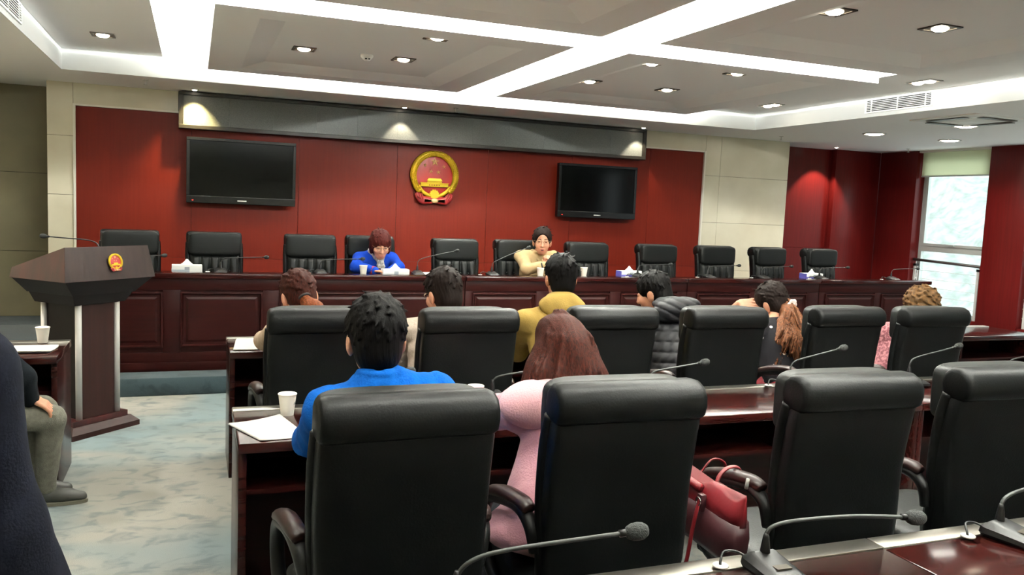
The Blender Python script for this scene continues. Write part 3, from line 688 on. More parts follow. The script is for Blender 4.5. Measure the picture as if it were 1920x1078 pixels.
mD3.location = (2.77, 7.74, .9605); mD3['label'] = 'dais microphone tilted up toward the person in beige jacket'

# ------------------------------------------------------------------ cups, papers, tissue boxes
def make_cup(label):
    t = thing('paper_cup', label, 'cup', (0, 0, 0), 0, 'paper cups')
    bm = lathe_bm([(.026, .0), (.0265, .004), (.037, .088), (.0355, .088), (.0255, .006)], 24); from_bm('cup_wall', bm, M_cup, t, auto=50)
    from_bm('rolled_rim', lathe_bm([(.0355, .086), (.0385, .086), (.0392, .089), (.0375, .0915), (.0355, .090)], 24), M_cup, t, True)
    return t
cup0 = make_cup('white paper cup with small green print left of the person in blue fleece'); cup0.location = (.367, 3.49, .75)
pr = bmesh.new()
for k in range(5):
    a0 = -.75 + .10 * k; q = [(.0315 * math.cos(a) * s, .0315 * math.sin(a) * s, z) for a, z, s in ((a0, .046 + .003 * (k % 2), 1.01), (a0 + .07, .046, 1.01), (a0 + .10, .056 + .004 * (k % 3), 1.05), (a0 + .02, .058, 1.05))]
    pr.faces.new([pr.verts.new(p) for p in q])
from_bm('printed_mark', pr, mat('green_print', '55685a', .7), cup0)
cup_b = make_cup('white paper cup in the hand of the person in pink'); cup_b.location = (1.195, 3.50, .75)
for x, y, z, lab in ((1.478, 7.70, .9605, 'paper cup in front of the person in royal blue'), (3.27, 7.70, .9605, 'paper cup in front of the person in beige jacket'), (3.835, 7.86, .9605, 'paper cup before the empty chair right of the person in beige jacket'), (-.815, 5.41, .753, 'paper cup on the desk left of the lectern')):
    c = dup(cup_b, (x, y, z), random.uniform(0, 6), lab)
def sheet(name, pts, z, label, cat, n=3, group=None, curl=.006):
    """a few real sheets lying slightly fanned; pts = four corners"""
    t = thing(name, label, cat, (0, 0, 0), 0, group)
    for k in range(n):
        bm = bmesh.new(); G_ = {}; N_ = 6; j0 = random.uniform(-.004, .004) * (k > 0); j1 = random.uniform(-.004, .004) * (k > 0)
        for i in range(N_ + 1):
            for j in range(N_ + 1):
                u, v = i / N_, j / N_
                p = [(1 - u) * (1 - v) * pts[0][q] + u * (1 - v) * pts[1][q] + u * v * pts[2][q] + (1 - u) * v * pts[3][q] for q in (0, 1)]
                G_[i, j] = bm.verts.new((p[0] + j0, p[1] + j1, z + .0012 * k + .0008 + curl * (2 * u - 1) ** 2 * (k / max(1, n - 1))))
        for i in range(N_):
            for j in range(N_): bm.faces.new((G_[i, j], G_[i + 1, j], G_[i + 1, j + 1], G_[i, j + 1]))
        bmesh.ops.solidify(bm, geom=bm.faces[:], thickness=.0006)
        from_bm('sheet', bm, M_paper, t)
    return t
sheet('paper_stack', [(.131, 3.37), (.335, 3.475), (.405, 3.135), (.235, 3.112)], .75, 'white sheets hanging over the desk corner left of the person in blue fleece', 'papers')
sheet('paper_stack', [(.217, 5.02), (.25, 5.40), (.50, 5.40), (.50, 5.02)], .75, 'white sheets on the desk of the person in beige top', 'papers')
sheet('paper_stack', [(1.08, 3.14), (1.05, 3.38), (1.28, 3.40), (1.29, 3.145)], .75, 'white sheets under the arm of the person in pink', 'papers')
sheet('paper_stack', [(1.08, 5.02), (1.08, 5.28), (1.28, 5.28), (1.28, 5.02)], .75, 'white sheet on the desk before the person in grey shirt', 'papers')
sheet('paper_stack', [(2.0, 4.99), (2.0, 5.24), (2.2, 5.24), (2.2, 4.99)], .75, 'white sheet on the desk before the mustard jacket', 'papers')
sheet('open_booklet', [(-.93, 5.06), (-.93, 5.24), (-.71, 5.24), (-.74, 5.06)], .75, 'cream booklet lying open by the cup left of the lectern', 'booklet', 5, curl=.012)
sheet('paper_stack', [(2.09, 7.68), (2.09, 7.84), (2.30, 7.82), (2.28, 7.66)], .9605, 'white sheet on the dais right of the tissue box of the person in royal blue', 'papers', 4, curl=.02)
def tissue(x, y, z, label, blue):
    t = thing('tissue_box', label, 'tissue box', (x, y, z), random.uniform(-.06, .06), 'tissue boxes')
    m1 = mat('tissue_box_white', 'dfe2e0', .5); m2 = mat('tissue_box_blue', '4a4f9a' if blue else '8f9aa6', .5) if False else (mat('tissue_box_violet', '5552a0', .5) if blue else mat('tissue_box_greyblue', '98a3ad', .5))
    box('carton', -.125, .125, -.06, .06, 0, .062, m1, t, bev=.003)
    box('printed_band', -.1265, .02, -.0612, .0612, .0, .022, m2, t)
    box('printed_patch', -.02, .02, -.0615, -.059, .020, .045, mat('tissue_box_mark', '8a949c', .5), t)
    if blue: box('printed_end', -.1262, -.122, -.0605, .0605, .0, .06, m2, t)
    bm = bmesh.new(); n = 14
    ring0 = [(.055 * math.cos(2 * PI * k / n) * (1 + .2 * math.sin(3 * k)), .02 * math.sin(2 * PI * k / n), .060) for k in range(n)]
    ring1 = [(.032 * math.cos(2 * PI * k / n) * (1 + .35 * math.sin(2.3 * k)), .014 * math.sin(2 * PI * k / n) + .004 * math.sin(5 * k), .082 + .006 * math.sin(4 * k)) for k in range(n)]
    ring2 = [(.008 * math.cos(2 * PI * k / n), .005 * math.sin(2 * PI * k / n), .108 + .004 * math.sin(3 * k)) for k in range(n)]
    from_bm('tissue', loft_bm([ring0, ring1, ring2], bm=bm), M_paper, t, True)
tissue(-.055, 7.86, .9605, 'white tissue box beside the lectern on the dais', False)
tissue(1.775, 7.685, .9605, 'tissue box right in front of the person in royal blue', False)
tissue(4.385, 7.885, .9605, 'tissue box with violet end below the right television', True)
tissue(6.83, 7.885, .9605, 'tissue box with violet end before the last dais chair', True)

# ------------------------------------------------------------------ lectern
t = thing('lectern', 'dark wooden lectern with flared top and silver corner posts', 'lectern', (-.735, 6.335, 0), PI / 4)
def frus(name, m, rings, par=t, bev=0):
    bm = bmesh.new(); loft_bm([[(-a, -b0, z), (a, -b0, z), (a, b1, z), (-a, b1, z)] for a, b0, b1, z in rings], bm=bm)
    return from_bm(name, bm, m, par)
frus('base_plinth', M_brown, [(.27, .27, .27, 0), (.27, .27, .27, .035), (.23, .23, .23, .075)])
frus('base_step', M_brownr, [(.215, .215, .215, .075), (.215, .215, .215, .11)])
frus('column', M_brown, [(.125, .19, .13, .11), (.125, .19, .13, .92)])
frus('column_core', M_darkin, [(.145, .165, .15, .11), (.145, .165, .15, .92)])
for sx in (-1, 1):
    for sy in (-1, 1):
        from_bm('corner_post', tube_bm([(sx * .150, -.185 if sy < 0 else .145, .11), (sx * .150, -.185 if sy < 0 else .145, .92)], .021, 14), M_silver, t, True)
frus('neck_collar', M_darkin, [(.20, .21, .17, .885), (.235, .245, .18, .955)])
frus('lower_hopper', M_darkin, [(.245, .255, .185, .955), (.345, .315, .195, 1.055)])
bm = bmesh.new(); V = [bm.verts.new(p) for p in ((-.355, -.325, 1.055), (.355, -.325, 1.055), (.355, .20, 1.055), (-.355, .20, 1.055), (-.325, -.285, 1.275), (.325, -.285, 1.275), (.345, .19, 1.12), (-.345, .19, 1.12))]
for q in ((0, 3, 2, 1), (4, 5, 6, 7), (0, 1, 5, 4), (2, 3, 7, 6), (1, 2, 6, 5), (3, 0, 4, 7)): bm.faces.new([V[i] for i in q])
hd = from_bm('lectern_head', bm, M_brownr, t)
bm = bmesh.new(); V = [bm.verts.new(p) for p in ((-.354, -.3265, 1.058), (.354, -.3265, 1.058), (.324, -.2875, 1.273), (-.324, -.2875, 1.273))]; bm.faces.new(V); bmesh.ops.solidify(bm, geom=bm.faces[:], thickness=.003)
from_bm('front_veneer', bm, mat('greybrown_veneer', '3c2b26', .5, nscale=3, col2='342521', stretch=(10, 10, .7)), hd)
n_ = Vector((math.sin(PI / 4), -math.cos(PI / 4), 0))
e_ = emblem((0, 0, 0), PI / 4, .112, 'small gold and red emblem on the lectern front', tilt=-.18)
u_ = Vector((math.cos(PI / 4), math.sin(PI / 4), 0)); base_ = Vector((-.735, 6.335, 0))
e_.location = base_ + u_ * .03 + n_ * .312 + Vector((0, 0, 1.172))
lm = make_mic('thin gooseneck microphone on the lectern pointing left', [(0, 0, 0), (-.006, 0, .03), (-.03, 0, .062), (-.10, 0, .078), (-.22, 0, .085), (-.33, 0, .092)], .0042, .017, base=False)
lm.location = base_ + Vector((.13, .03, 1.225)); lm.rotation_euler = (0, 0, -.15)

# ------------------------------------------------------------------ red handbag on the empty chair
M_bag = mat('red_bag_leather', '6c1219', .45, bump=.1, bscale=40); M_bagd = mat('dark_red_bag_leather', '300a10', .5, bump=.1, bscale=40)
t = thing('handbag', 'slouchy red leather handbag hanging on the arm of the empty chair', 'handbag', (1.70, 2.36, .50), -PI / 2 - .03)
rg = []
for z, hx, hy, sag in ((0, .14, .045, 0), (.02, .165, .056, 0), (.08, .175, .056, 0), (.14, .175, .045, 0)):
    rg.append([(hx * math.copysign(abs(math.cos(2 * PI * k / 28)) ** .5, math.cos(2 * PI * k / 28)), hy * math.copysign(abs(math.sin(2 * PI * k / 28)) ** .6, math.sin(2 * PI * k / 28)), z + .006 * math.sin(3 * 2 * PI * k / 28)) for k in range(28)])
from_bm('bag_body', loft_bm(rg), M_bagd, t, True)
bm = bmesh.new(); rg = []
for z, hx, hy in ((.13, .178, .047), (.17, .18, .035), (.205, .182, .02), (.215, .18, .008)):
    rr_ = []
    for k in range(40):
        a = 2 * PI * k / 40; x = hx * math.copysign(abs(math.cos(a)) ** .6, math.cos(a)); s = x / .18
        rr_.append((x, hy * math.sin(a), z + (.05 * s ** 4 + .022 * math.sin(s * 4 + 1.0)) * (z - .13) / .085))
    rg.append(rr_)
from_bm('bag_flap', loft_bm(rg, bm=bm), M_bag, t, True)
from_bm('top_roll', tube_bm([(-.18, -.035, .215), (-.12, -.04, .205), (-.03, -.04, .20)], .016, 10), M_bag, t, True)
from_bm('shoulder_strap', tube_bm(smooth_path([(.0, -.058, .18), (-.005, -.075, .08), (-.02, -.085, -.06), (-.06, -.09, -.125), (-.11, -.09, -.11), (-.15, -.085, .0), (-.17, -.07, .10), (-.168, -.055, .17)], 8), .011, 8, flat=.35, up=(0, 1, 0)), M_bag, t, True)
for x in (.0, -.165): box('strap_tab', x - .014, x + .014, -.062, -.040, .13, .19, M_bagd, t, bev=.003)
from_bm('carry_handle', tube_bm(smooth_path([(.0, .0, .20), (-.01, .02, .245), (-.015, .06, .272), (-.02, .11, .262), (-.03, .13, .20), (-.07, .13, .18), (-.11, .128, .20), (-.12, .11, .255), (-.125, .06, .265), (-.13, .01, .20)], 6), .008, 8, flat=.5), M_bag, t, True)
from_bm('zip_pull', tube_bm([(.175, 0, .265), (.182, 0, .30)], .006, 8), M_silver, t, True)
for x in (.0, -.165): from_bm('strap_ring', tube_bm([(x + .014 * math.cos(a), -.064, .165 + .014 * math.sin(a)) for a in [2 * PI * k / 14 for k in range(15)]], .003, 6), M_chrome, t, True)
# ------------------------------------------------------------------ people: smooth blended volumes turned into one surface
class SDF:
    def __init__(s, lo, hi, h):
        s.lo = np.array(lo, float); s.h = h
        s.n = np.maximum(4, np.ceil((np.array(hi) - s.lo) / h).astype(int) + 1)
        s.d = np.full(s.n, .3, np.float32)
        s.ax = [(s.lo[i] + h * np.arange(s.n[i])).astype(np.float32) for i in range(3)]
    def sub(s, lo, hi):
        a = np.clip(np.floor((np.array(lo) - s.lo) / s.h).astype(int), 0, s.n - 1); b = np.clip(np.ceil((np.array(hi) - s.lo) / s.h).astype(int) + 1, 1, s.n)
        if (b <= a).any(): return None
        sl = tuple(slice(a[i], b[i]) for i in range(3))
        return sl, s.ax[0][sl[0]][:, None, None], s.ax[1][sl[1]][None, :, None], s.ax[2][sl[2]][None, None, :]
    def mix(s, sl, d, k, op):
        o = s.d[sl]
        if op == 'u':
            h = np.maximum(k - np.abs(o - d), 0) / max(k, 1e-6); r = np.minimum(o, d) - h * h * k * .25
        else:
            d = -d; h = np.maximum(k - np.abs(o - d), 0) / max(k, 1e-6); r = np.maximum(o, d) + h * h * k * .25
        s.d[sl] = r
    def cap(s, a, b, ra, rb=None, k=.03, op='u'):
        rb = ra if rb is None else rb; a = np.array(a, float); b = np.array(b, float); R = max(ra, rb) + k + 2 * s.h
        q = s.sub(np.minimum(a, b) - R, np.maximum(a, b) + R)
        if q is None: return
        sl, X, Y, Z = q; v = b - a; L2 = max(1e-9, float(v @ v))
        t = np.clip(((X - a[0]) * v[0] + (Y - a[1]) * v[1] + (Z - a[2]) * v[2]) / L2, 0, 1)
        d = np.sqrt((X - a[0] - t * v[0]) ** 2 + (Y - a[1] - t * v[1]) ** 2 + (Z - a[2] - t * v[2]) ** 2) - (ra + (rb - ra) * t)
        s.mix(sl, d.astype(np.float32), k, op)
    def ell(s, c, r, rot=None, k=.03, op='u'):
        c = np.array(c, float); r = np.array(r, float); R = r.max() + k + 2 * s.h
        q = s.sub(c - R, c + R)
        if q is None: return
        sl, X, Y, Z = q; x, y, z = X - c[0], Y - c[1], Z - c[2]
        if rot is not None:
            m = np.array(rot, float)
            x, y, z = m[0, 0] * x + m[0, 1] * y + m[0, 2] * z, m[1, 0] * x + m[1, 1] * y + m[1, 2] * z, m[2, 0] * x + m[2, 1] * y + m[2, 2] * z
        k0 = np.sqrt((x / r[0]) ** 2 + (y / r[1]) ** 2 + (z / r[2]) ** 2); k1 = np.sqrt((x / r[0] ** 2) ** 2 + (y / r[1] ** 2) ** 2 + (z / r[2] ** 2) ** 2)
        s.mix(sl, (k0 * (k0 - 1) / np.maximum(k1, 1e-6)).astype(np.float32), k, op)
    def warp(s, fn):
        m = np.abs(s.d) < .03; I = np.nonzero(m)
        X, Y, Z = (s.ax[i][I[i]] for i in range(3)); s.d[m] += fn(X, Y, Z).astype(np.float32)
    def mesh(s, name):
        d = s.d; d[0] = d[-1] = .3; d[:, 0] = d[:, -1] = .3; d[:, :, 0] = d[:, :, -1] = .3
        neg = d < 0; cnt = np.zeros(s.n - 1, np.int8); co = [(i, j, k) for i in (0, 1) for j in (0, 1) for k in (0, 1)]
        for i, j, k in co: cnt += neg[i:s.n[0] - 1 + i, j:s.n[1] - 1 + j, k:s.n[2] - 1 + k]
        I = np.nonzero((cnt > 0) & (cnt < 8)); N = len(I[0])
        val = np.stack([d[I[0] + i, I[1] + j, I[2] + k] for i, j, k in co], 1); pc = np.array(co, np.float32)
        acc = np.zeros((N, 3), np.float32); w = np.zeros(N, np.float32)
        for a in range(8):
            for b in range(a + 1, 8):
                if np.abs(pc[a] - pc[b]).sum() != 1: continue
                m = (val[:, a] < 0) != (val[:, b] < 0); va, vb = val[m, a], val[m, b]; t = (va / (va - vb))[:, None]
                acc[m] += pc[a] + (pc[b] - pc[a]) * t; w[m] += 1
        P = s.lo + s.h * (np.stack(I, 1) + acc / w[:, None])
        idx = np.full(s.n - 1, -1, np.int32); idx[I] = np.arange(N); F = []
        for axis in range(3):
            o1, o2 = [(1, 2), (2, 0), (0, 1)][axis]
            sl0 = [slice(None)] * 3; sl1 = [slice(None)] * 3; sl0[axis] = slice(0, -1); sl1[axis] = slice(1, None)
            ch = neg[tuple(sl0)] != neg[tuple(sl1)]; E_ = np.stack(np.nonzero(ch), 1)
            E_ = E_[(E_[:, o1] > 0) & (E_[:, o2] > 0) & (E_[:, o1] < s.n[o1] - 1) & (E_[:, o2] < s.n[o2] - 1)]
            sg = neg[tuple(sl0)][tuple(E_.T)]
            def cell(p, q):
                e = E_.copy(); e[:, o1] -= p; e[:, o2] -= q; return idx[tuple(e.T)]
            qd = np.stack([cell(1, 1), cell(0, 1), cell(0, 0), cell(1, 0)], 1); qd[~sg] = qd[~sg][:, ::-1]; F.append(qd)
        F = np.concatenate(F); F = F[(F >= 0).all(1)]
        me = bpy.data.meshes.new(name); me.vertices.add(N); me.vertices.foreach_set('co', P.astype(np.float32).ravel())
        me.loops.add(4 * len(F)); me.loops.foreach_set('vertex_index', F.ravel().astype(np.int32)); me.polygons.add(len(F))
        me.polygons.foreach_set('loop_start', np.arange(0, 4 * len(F), 4, dtype=np.int32)); me.update(calc_edges=True); me.validate()
        return me

def nrm(v): v = np.array(v, float); return v / np.linalg.norm(v)
def frame(f, up=(0, 0, 1), roll=0.0):
    """head axes: right, forward, up"""
    f = nrm(f); r = nrm(np.cross(f, up)); u = np.cross(r, f)
    if roll: r, u = r * math.cos(roll) + u * math.sin(roll), u * math.cos(roll) - r * math.sin(roll)
    return np.stack([r, f, u])
class Head:
    def __init__(s, c, f, roll=0.0, sc=1.0): s.c = np.array(c, float); s.m = frame(f, roll=roll); s.s = sc
    def w(s, p): return s.c + s.s * (np.array(p, float) @ s.m)
    def e(s, S, p, r, k=.02, op='u'): S.ell(s.w(p), np.array(r) * s.s, s.m, k, op)
    def k(s, S, a, b, ra, rb=None, k=.02, op='u'): S.cap(s.w(a), s.w(b), ra * s.s, (ra if rb is None else rb) * s.s, k, op)
    def skin(s, S):
        s.e(S, (0, -.012, .032), (.073, .092, .086), .02)
        s.e(S, (0, .030, -.035), (.060, .062, .080), .03)
        s.e(S, (0, .052, -.088), (.036, .034, .032), .03)
        for q in (-1, 1):
            s.e(S, (q * .038, .062, -.03), (.026, .022, .026), .02)
            s.e(S, (q * .075, -.008, -.022), (.011, .020, .034), .008)
            s.e(S, (q * .083, -.016, -.016), (.006, .018, .028), .006)
            s.e(S, (q * .030, .096, .010), (.017, .012, .010), .012, 's')
            s.e(S, (q * .030, .078, .007), (.015, .012, .011), .006)
        s.k(S, (0, .088, .012), (0, .105, -.030), .008, .014, .012)
        for q in (-1, 1): s.e(S, (q * .012, .096, -.034), (.008, .009, .008), .008)
        s.e(S, (0, .086, -.064), (.024, .012, .006), .01); s.e(S, (0, .084, -.076), (.021, .012, .007), .01)
        s.e(S, (0, .098, -.0695), (.022, .008, .0022), .004, 's')
def hand(S, w, d, n, side, curl=.5, sc=1.06, spread=.10):
    """palm and five fingers; w wrist, d pointing direction, n back-of-hand normal"""
    w = np.array(w, float); d = nrm(d); n = np.array(n, float); n = nrm(n - d * (n @ d)); r = np.cross(d, n) * side
    k = .010
    for q in (-.026, -.009, .009, .026): S.cap(w + d * .010 * sc + r * q * .75 * sc, w + d * .078 * sc + r * q * sc, .0115 * sc, .0105 * sc, k)
    for i, (q, L) in enumerate(((-.030, .058), (-.010, .072), (.010, .076), (.029, .068))):
        b = w + d * .080 * sc + r * q * sc; dd = nrm(d + r * q * spread * 20 * .3); a = curl * (.9 + .08 * i)
        d1 = dd * math.cos(a * .6) - n * math.sin(a * .6); p1 = b + d1 * L * .48 * sc
        d2 = dd * math.cos(a * 1.5) - n * math.sin(a * 1.5); p2 = p1 + d2 * L * .32 * sc
        d3 = dd * math.cos(a * 2.2) - n * math.sin(a * 2.2); p3 = p2 + d3 * L * .24 * sc
        S.cap(b, p1, .0092 * sc, .0085 * sc, .005); S.cap(p1, p2, .0085 * sc, .0078 * sc, .004); S.cap(p2, p3, .0078 * sc, .0066 * sc, .004)
    b = w + d * .022 * sc + r * .030 * sc; d1 = nrm(d * .75 + r * .65 - n * .35); p1 = b + d1 * .040 * sc; d2 = nrm(d * .95 + r * .2 - n * .45 * curl * 2); p2 = p1 + d2 * .030 * sc
    S.cap(b, p1, .0135 * sc, .0105 * sc, .012); S.cap(p1, p2, .0105 * sc, .0082 * sc, .005)
def wrinkle(amp, fr, ph):
    r = np.random.default_rng(ph); A = r.normal(size=(5, 3)) * fr; p = r.uniform(0, 6, 5)
    def fn(x, y, z):
        w = .35 * np.sin(A[0, 0] * x + A[0, 1] * y + A[0, 2] * z + p[0]) * 2
        return amp * (np.sin(A[1, 0] * x + A[1, 1] * y + A[1, 2] * z * 1.4 + p[1] + w) + .6 * np.sin(A[2, 0] * x + A[2, 1] * y + A[2, 2] * z * 1.6 + p[2] - w) + .4 * np.sin(2 * (A[3, 0] * x + A[3, 1] * y + A[3, 2] * z) + p[3] + w)) * .5
    return fn
SKIN = mat('skin', 'c48e70', .5, nscale=30, col2='b98066', bump=.03, bscale=200)
HAIRS = {}
def hair_mat(name, a, b, rough=.42, stretch=(60, 60, 3)):
    return mat(name, a, .55, nscale=4.0, col2=b, bump=.25, bscale=5.0, stretch=stretch, spec=.07, ramp=(.35, .8))
H_black = hair_mat('black_hair', '060505', '0c0a09'); H_brown = hair_mat('brown_hair', '2c1712', '4a2519'); H_red = hair_mat('reddish_hair', '3a1a12', '8a4a2c'); H_dkbr = hair_mat('dark_brown_hair', '0f0a08', '1c120e'); H_curl = hair_mat('curly_brown_hair', '3a2a1c', '6e5030', stretch=(14, 14, 14))
H_long = hair_mat('highlighted_brown_hair', '1a0e0a', '7a4a2c', stretch=(45, 45, 2.2)); H_wine = hair_mat('wine_brown_hair', '1a0b09', '4a2016')
M_trouser = mat('dark_trousers', '20222a', .9, bump=.2, bscale=120); M_jeans = mat('blue_jeans', '2b3344', .9, bump=.2, bscale=150); M_greytr = mat('grey_trousers', '626156', .95, nscale=40, col2='55544b', bump=.3, bscale=160)
M_shoe = mat('dark_shoe', '24241f', .55); M_sole = mat('shoe_sole', '5a584c', .7)
def bbox(pts, pad): P = np.array(pts, float); return P.min(0) - pad, P.max(0) + pad

def person(label, J, cloth, hair=None, h=.007, skin=SKIN, torso=(.15, .10), sleeve=(.062, .050, .042), extra=None, hip_r=(.165, .125, .13), trousers=None, legs=True, hands=(True, True), hand_dir=(None, None), hand_n=(None, None), curl=(.2, .2), hem=None, wr=(.004, 26, 1), shoe=True, quilt=None, cuff=None, sleeve_short=0.0, name='person'):
    """J: hip, chest, nb (neck base), head (Head), sh, el, wr (pairs), kn, an (pairs)"""
    t = thing(name, label, 'person', (0, 0, 0)); H = J['head']
    hip, ch, nb = (np.array(J[k], float) for k in ('hip', 'chest', 'nb')); sh = [np.array(p, float) for p in J['sh']]; el = [np.array(p, float) for p in J['el']]; wrs = [np.array(p, float) for p in J['wr']]
    # skin: head, neck, torso core, arms and hands in one surface
    pts = [hip, ch, nb, H.c] + sh + el + wrs; lo, hi = bbox(pts, .16)
    S = SDF(lo, hi, h * .8)
    S.cap(hip, ch, .09, .10, .05); S.cap(ch, nb, .10, .05, .05)
    for i in (0, 1):
        S.cap(ch * .4 + nb * .6, sh[i], .05, .045, .04); S.cap(sh[i], el[i], .042, .034, .03); S.cap(el[i], wrs[i], .034, .025, .02)
        if hands[i]:
            hd = hand_dir[i] if hand_dir[i] is not None else (wrs[i] - el[i]) * (1, 1, .1); hn = hand_n[i] if hand_n[i] is not None else (0, 0, 1)
            hand(S, wrs[i], hd, hn, 1 if i == 0 else -1, curl[i])
    S.cap(nb - (0, 0, .02), H.w((0, -.022, -.05)), .056, .050, .03); H.skin(S)
    body = mesh_obj('body', S.mesh('body'), skin, t, True)
    # upper garment
    S = SDF(lo - .06, hi + .06, h)
    ax_ = nrm(sh[1] - sh[0]); fw = nrm(np.cross((0, 0, 1), ax_)); up = np.cross(ax_, fw); m = np.stack([ax_, fw, up])
    def E_(c, r, k=.06, op='u'): S.ell(c, r, m, k, op)
    spine = nrm(nb - hip)
    for a in np.linspace(0, 1, 5):
        c = hip * (1 - a) + ch * a; E_(c, (hip_r[0] * (1 - a) + torso[0] * a, hip_r[1] * (1 - a) + torso[1] * a, .085 + .045 * min(1, a * 3)), .06)
    E_(ch * .55 + nb * .45, (torso[0] * .98, torso[1] * .95, .11), .06)
    for i in (0, 1):
        S.cap(nb * .85 + ch * .15, sh[i], .058, sleeve[0] * .98, .05); S.cap(sh[i], el[i], sleeve[0], sleeve[1], .035)
        we = wrs[i] * (1 - sleeve_short) + el[i] * sleeve_short; S.cap(el[i], we, sleeve[1], sleeve[2], .03)
    if extra: extra(S, J, H)
    if quilt:
        def qf(x, y, z): return -quilt[1] * (np.abs(np.sin(PI * (z + .12 * (y - ch[1])) / quilt[0])) ** .5 - .7)
        S.warp(qf)
    S.warp(wrinkle(*wr))
    S.cap(nb + (0, 0, .02), H.w((0, -.02, -.04)), .052, .05, .012, 's')
    g = mesh_obj('upper_garment', S.mesh('upper_garment'), cloth, t, True)
    # legs
    if legs:
        kn = [np.array(p, float) for p in J['kn']]; an = [np.array(p, float) for p in J['an']]
        lo2, hi2 = bbox([hip] + kn + an, .17); lo2[2] = 0.03; S = SDF(lo2, hi2, max(h, .008))
        for i in (0, 1):
            hp = hip + ax_ * (.085 if i else -.085) + (0, 0, -.01); S.cap(hp, kn[i], .085, .066, .05); S.cap(kn[i], an[i], .064, .050, .03)
        S.ell(hip, (.16, .12, .09), m, .05); S.warp(wrinkle(.004, 30, 5))
        mesh_obj('trousers', S.mesh('trousers'), trousers or M_trouser, t, True)
        if shoe:
            for i in (0, 1):
                sd = J.get('toe', [nrm((kn[i] - hip) * (1, 1, 0))] * 2)[i]; sd = nrm(sd)
                z0 = J.get('floor', 0.0); b = np.array((an[i][0], an[i][1], z0)) - sd * .045
                lo3, hi3 = bbox([b, b + sd * .24 + (0, 0, .12)], .08); S = SDF(lo3, hi3, .007)
                S.cap(b + (0, 0, .045), b + sd * .15 + (0, 0, .040), .042, .040, .02); S.cap(b + sd * .12 + (0, 0, .036), b + sd * .21 + (0, 0, .032), .042, .030, .02); S.cap(b + sd * .03 + (0, 0, .05), b + sd * .035 + (0, 0, .105), .044, .042, .02)
                q = S.sub((-99, -99, -99), (99, 99, z0 + .012)); S.d[q[0]] = .3
                so_ = mesh_obj('shoe', S.mesh('shoe'), M_shoe, t, True)
                rr_ = np.cross((0, 0, 1), sd)
                def ring(z, s): return [tuple(b + sd * (.09 + (.155) * s * math.cos(a)) + rr_ * (.044 * s * math.sin(a) * (1 - .1 * math.cos(a))) + np.array((0, 0, z))) for a in [2 * PI * k / 20 for k in range(20)]]
                from_bm('sole', loft_bm([ring(.001, .98), ring(.018, 1.0), ring(.022, .97)]), M_sole, so_)
    if hair: hair(t, H, J)
    t.location = (0, 0, 0)
    return t
def strand(amp, H, n=46, ph=0):
    def fn(x, y, z):
        px, py, pz = x - H.c[0], y - H.c[1], z - H.c[2]; r = px * H.m[0, 0] + py * H.m[0, 1] + pz * H.m[0, 2]; f = px * H.m[1, 0] + py * H.m[1, 1] + pz * H.m[1, 2]; u = px * H.m[2, 0] + py * H.m[2, 1] + pz * H.m[2, 2]
        a = np.arctan2(r, -f + .02); return amp * (np.sin(n * a + 3 * np.sin(u * 30 + ph)) + .7 * np.sin(n * 1.7 * a + 20 * u + ph) + .6 * np.sin(60 * u + 9 * a + ph))
    return fn
def tufts(S, H, n, seed, rad, skip, L=(.025, .042), r=(.004, .007), crown=(0, -.045, .11), lift=.12, k=.008):
    g = np.random.default_rng(seed); cr = np.array(crown)
    for _ in range(n):
        d = nrm(g.normal(size=3)); p = np.array((0, -.014, .038)) + d * rad
        if p[2] < -.07 or skip(p): continue
        nn = nrm(d / np.array(rad)); fl = p - cr; fl = fl - nn * (fl @ nn); fl = nrm(fl + g.normal(size=3) * .02) + nn * lift * g.uniform(-.6, 1)
        a = p - nn * .004; e = a + nrm(fl) * g.uniform(*L); q = g.uniform(*r)
        H.k(S, a, e, q, q * .35, k)
def locks(S, paths, n, seed, spread, r=(.006, .011), k=.006):
    g = np.random.default_rng(seed)
    for _ in range(n):
        P = paths[g.integers(len(paths))]; o0 = g.normal(size=3) * spread * .5; o1 = g.normal(size=3) * spread; q = g.uniform(*r); N_ = len(P)
        pts = [np.array(p) + o0 * (1 - i / (N_ - 1)) + o1 * (i / (N_ - 1)) + g.normal(size=3) * .003 for i, p in enumerate(P)]
        for i in range(N_ - 1): S.cap(pts[i], pts[i + 1], q * (1 - .7 * i / (N_ - 1)), q * (1 - .7 * (i + 1) / (N_ - 1)), k)
def no_face(p): return (p[1] > .045 and p[2] < .075) or (abs(p[0]) > .07 and -.1 < p[2] < .005 and p[1] > -.04)
def short_hair(m, h=.005, vol=.010, back=.0, fringe=.055, side=.0, amp=.0011, fw=.068, skip=None):
    def fn(t, H, J):
        S = SDF(H.c - .17, H.c + .17, h)
        H.e(S, (0, -.014, .038), (.076 + vol, .094 + vol, .086 + vol), .02)
        H.e(S, (0, -.045, -.035), (.064 + vol * .6, .058 + vol, .075 + back), .03)
        for q in (-1, 1): H.e(S, (q * .066, -.016, .010), (.015, .038, .042 + side), .015)
        H.e(S, (0, .105, -.045), (fw, .075, .045 + fringe), .012, 's')
        for q in (-1, 1): H.e(S, (q * .092, -.004, -.045), (.028, .034, .052), .01, 's')
        tufts(S, H, 260, int(H.c[0] * 100) % 97, np.array((.076 + vol, .094 + vol, .086 + vol)) * 1.0, skip or no_face); S.warp(strand(amp * .5, H, 46)); mesh_obj('hair', S.mesh('hair'), m, t, True)
    return fn
